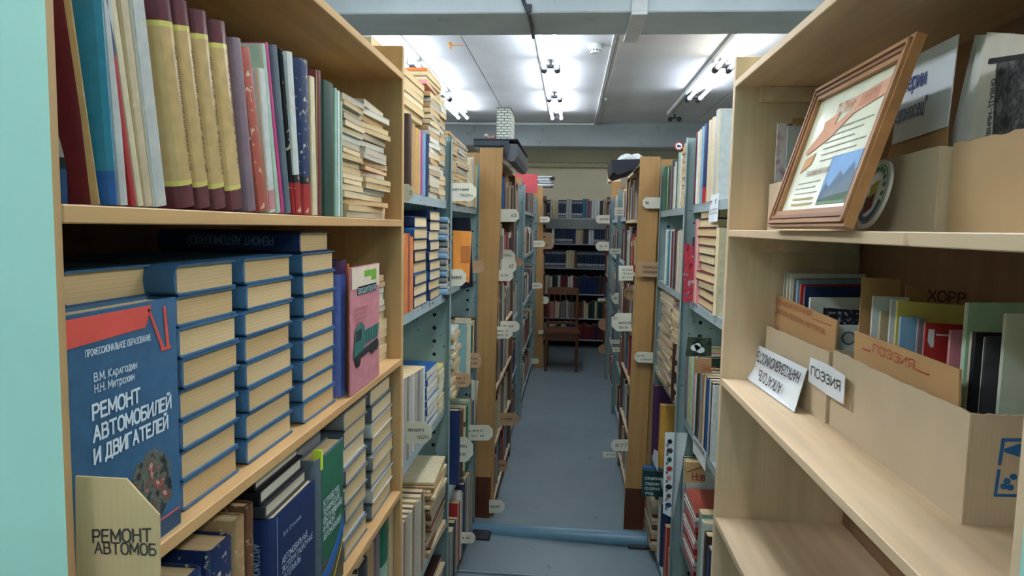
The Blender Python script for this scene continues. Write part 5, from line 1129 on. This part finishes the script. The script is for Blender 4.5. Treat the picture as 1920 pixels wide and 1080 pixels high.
# ================================================================ SHELF INDEX CARDS
def index_card(side, l, r_, tp, bt, Y, lines, label, tip=True, m=TAGM, rot=0, ts=1.0):
    c = (bt-tp)*.28; md = (tp+bt)/2
    if side < 0: px = [(l, tp), (r_-c, tp), (r_, tp+c), (r_, bt-c), (r_-c, bt), (l, bt)] if tip else [(l, tp), (r_, tp), (r_, bt), (l, bt)]
    else: px = [(l+c, tp), (r_, tp), (r_, bt), (l+c, bt), (l, bt-c), (l, tp+c)] if tip else [(l, tp), (r_, tp), (r_, bt), (l, bt)]
    cx_, cy_ = (l+r_)/2, md
    def ro(p): dx, dy = p[0]-cx_, p[1]-cy_; return (cx_+dx*math.cos(rot)-dy*math.sin(rot), cy_+dx*math.sin(rot)+dy*math.cos(rot))
    q = [onY(*ro(p), Y) for p in px]; t = thing('index_card', label, 'index card', (q[0].x, Y, min(v.z for v in q)), 'shelf index cards')
    MB().prism(q, (0, .0015, 0)).obj('card', m, t); n = len(lines)
    for i, s in enumerate(lines):
        if not s: continue
        fx0, fx1 = (.06, .72) if side < 0 else (.26, .94)
        if isinstance(s, tuple): s, fx0, fx1 = s
        yy = tp+(bt-tp)*((i+1)/(n+1)+.10)
        a, b = onY(*ro((l+(r_-l)*fx0, yy)), Y-.0005), onY(*ro((l+(r_-l)*fx1, yy)), Y-.0005)
        text_part(t, s, (bt-tp)*Y/FPX*.62/(n+1)*ts, a, b-a, (0, 0, 1), INK, fit=(b-a).length, lift=.0003)
    return t
BRW = mat('brown_index_card', (176, 142, 108), 'plain', .7)
ic = index_card
ic(-1, 846, 893, 343, 377, 2.63, ['~xxxxxxx', ('79.429.п', .35, .85)], 'white index card with typed number on the top left shelf edge')
ic(-1, 680, 775, 345, 378, 1.66, [('0', .93, .97)], 'small white index card showing a nought beside the left bookcase')
ic(-1, 845, 874, 505, 536, 2.64, ['~xxxxx'], 'round ended white index card below the orange envelope')
ic(-1, 876, 908, 488, 512, 3.30, [''], 'blank brown index card right of the orange envelope', m=BRW)
ic(-1, 876, 903, 662, 690, 3.25, ['~xxxxxx', '~xxxx'], 'brown index card right of the teal folder', m=BRW)
ic(-1, 847, 883, 699, 726, 2.80, ['~xxxxxxx', '~xxxxx'], 'brown index card under the teal folder', m=BRW)
ic(-1, 762, 809, 791, 832, 1.95, ['~xxxxxxxx', ('78.629.4', .42, .90)], 'cream index card reading a number below the blue paperback stack')
ic(-1, 868, 924, 797, 826, 3.30, ['~xxxxx', '~xxxxxxxxx'], 'long cream index card with rounded tip before the left board')
ic(-1, 853, 887, 819, 866, 3.02, ['~xxxxxx', '~xxx xxx'], 'cream pointed index card with a black number four')
single(MB().prism([onY(*p_, 3.62) for p_ in ((884, 712), (897, 714), (889, 800), (883, 800))], (0, .0015, 0)), 'plastic_strip', TAGM, 'thin white strip hanging above the long cream index card', 'strip')
ic(-1, 917, 946, 937, 962, 3.698, ['~xxxx xxx'], 'cream index card low on the left varnished board')
ic(-1, 860, 891, 998, 1019, 3.1, ['~xxxxx'], 'cream index card at the floor end of the left steel rack')
ic(-1, 938, 973, 392, 416, 3.80, [('63', .6, .85)], 'cream index card reading 63 on the brown left bookcase')
ic(-1, 940, 966, 468, 498, 4.1, ['~xxxxx', ('63', .6, .8)], 'cream index card above the two white cards on left bookcase')
ic(-1, 940, 968, 486, 512, 4.0, [('63', .55, .8)], 'cream index card in the middle of three beside the left board')
ic(-1, 934, 962, 506, 527, 3.78, ['~xxxxx x'], 'white index card lowest of three beside the left board')
ic(-1, 938, 974, 602, 622, 3.95, ['~xxxxxx'], 'cream index card, upper of a pair beside the left board')
ic(-1, 930, 961, 612, 635, 3.80, ['~xxxxxx', '~xxxxxx'], 'cream index card, lower of a pair beside the left board')
ic(-1, 945, 980, 484, 500, 4.3, [''], 'blank beige index card farther along the left bookcase', m=BRW)
ic(-1, 938, 973, 774, 798, 3.9, ['~xxxx'], 'brown index card low on the brown left bookcase', m=BRW)
ic(-1, 935, 952, 862, 884, 3.85, ['~xx'], 'small brown index card lower on the brown left bookcase', m=BRW)
ic(-1, 1012, 1031, 406, 417, 7.85, ['~xxxx'], 'small white index card on the far left board, top')
ic(-1, 1000, 1022, 451, 463, 7.3, ['~xxxxx'], 'small white index card on the far left board, second')
ic(-1, 998, 1017, 530, 541, 7.3, ['~xxxxx'], 'small white index card on the far left board, third')
ic(-1, 1012, 1029, 556, 570, 8.0, [''], 'small white blank card behind the far left board')
ic(-1, 1009, 1022, 619, 626, 7.9, [''], 'tiny white card low on the far left board')
ic(-1, 996, 1011, 672, 682, 7.5, [''], 'tiny white card near the floor of the far left board')
ic(-1, 1006, 1037, 436, 452, 8.3, ['~xx'], 'beige index card in front of the second end shelf', m=BRW)
ic(-1, 1004, 1038, 452, 467, 8.2, ['~xxxxx'], 'beige index card, lower one before the end bookcase', m=BRW)
ic(1, 1205, 1239, 370, 391, 3.63, [('86', .16, .34)], 'pale index card numbered 86 on the right varnished board')
ic(1, 1195, 1236, 491, 519, 3.62, ['ВОПРОСЫ', 'РЕЛИГИОВЕДЕНИЯ'], 'torn brown index card about religion on the right varnished board', tip=False, m=BRW, rot=.03)
ic(1, 1190, 1224, 660, 680, 3.62, [('36.99', .1, .5), '~xxxxxxxxx'], 'white index card numbered 36.99 on the right varnished board', rot=.05)
ic(1, 1147, 1184, 587, 621, 3.66, [('87', .10, .28), ('ФИЛОСОФ', .36, .98), ('ТЕКСТЫ', .36, .80)], 'large cream index card numbered 87 beside the right board')
ic(1, 1160, 1187, 498, 526, 3.67, ['ВЕЧНЫЕ', 'ПЕСНИ', '84.3/8'], 'pale square index card numbered 84 beside the right board', tip=False)
ic(1, 1170, 1187, 537, 562, 3.8, ['Г7'], 'brown pointed index card above the large card numbered 87', m=BRW)
ic(1, 1146, 1178, 824, 846, 3.653, ['877'], 'cream index card numbered 877 low beside the right board')
ic(1, 1130, 1155, 847, 858, 3.8, ['88 ГРИБЫ'], 'narrow cream index card numbered 88 low beside the right board', tip=False)
ic(1, 1152, 1170, 389, 404, 5.2, ['~xxxx', '~xxxx'], 'bright white index card high on the far right rack', tip=False)
ic(1, 1143, 1164, 466, 476, 5.4, ['~xxxx'], 'narrow white index card under the bright one, far right rack', tip=False)
ic(1, 1148, 1160, 549, 570, 5.2, ['~xx'], 'small cream index card at mid height on the far right rack')
ic(1, 1144, 1162, 637, 645, 4.9, ['~xxxx'], 'tiny cream card with faint print on the far right rack', tip=False)
ic(1, 1148, 1162, 651, 660, 4.8, ['~xxxx'], 'lower tiny cream card on the far right rack', tip=False)
ic(1, 1117, 1147, 403, 419, 8.4, ['~xxxxx'], 'cream pointed index card before the end bookcase, upper right')
ic(1, 1117, 1147, 453, 470, 8.4, ['~xxxxxx'], 'cream pointed index card before the end bookcase, lower right')
ic(1, 1121, 1134, 559, 565, 7.6, ['~xxxx'], 'thin white card slip on the far right board', tip=False)
ic(1, 1122, 1136, 597, 619, 7.7, [''], 'pale brown card stack beside the far right board', m=BRW)
ic(1, 1122, 1136, 646, 664, 7.9, [''], 'pale brown card low beside the far right board', m=BRW)
ic(1, 1136, 1144, 700, 706, 7.45, [''], 'tiny white card at the foot of the far right board', tip=False)
# tilted cards hanging from the near right rack
def hung(pts, X_, s, label):
    p = [onX(a, b, X_) for a, b in pts]; t = thing('index_card', label, 'index card', (X_, sum(q.y for q in p)/4, min(q.z for q in p)))
    MB().prism(p, (.001, 0, 0)).obj('card', PAPER, t)
    for i, w_ in enumerate(s):
        a = p[0].lerp(p[3], .35+.35*i); b_ = p[1].lerp(p[2], .35+.35*i); a, b_ = a.lerp(b_, .08), a.lerp(b_, .92); a.x = b_.x = X_
        uu = b_-a; vv = Vector((0, -uu.z, uu.y)); vv = vv if vv.z > 0 else -vv
        text_part(t, w_, .02, a, uu, vv, INK, fit=uu.length, lift=.0006)
hung(((1333, 367), (1348, 362), (1345, 415), (1328, 417)), .449, ['~xxx', '200'], 'white hanging card on the top shelf edge, right near rack')
hung(((1300, 816), (1324, 848), (1322, 884), (1299, 846)), .449, ['ЭКОЛОГИЧЕСКИЕ'], 'white hanging card on the third shelf edge, right near rack')
hung(((1226, 842), (1233, 846), (1233, 884), (1223, 862)), .427, [], 'small white hanging card on the right second steel rack')
print('BOOKS', NB[0], 'OBJS', len(bpy.data.objects), 'TRIS', sum(len(o.data.polygons)*2 for o in bpy.data.objects if o.type == 'MESH'))
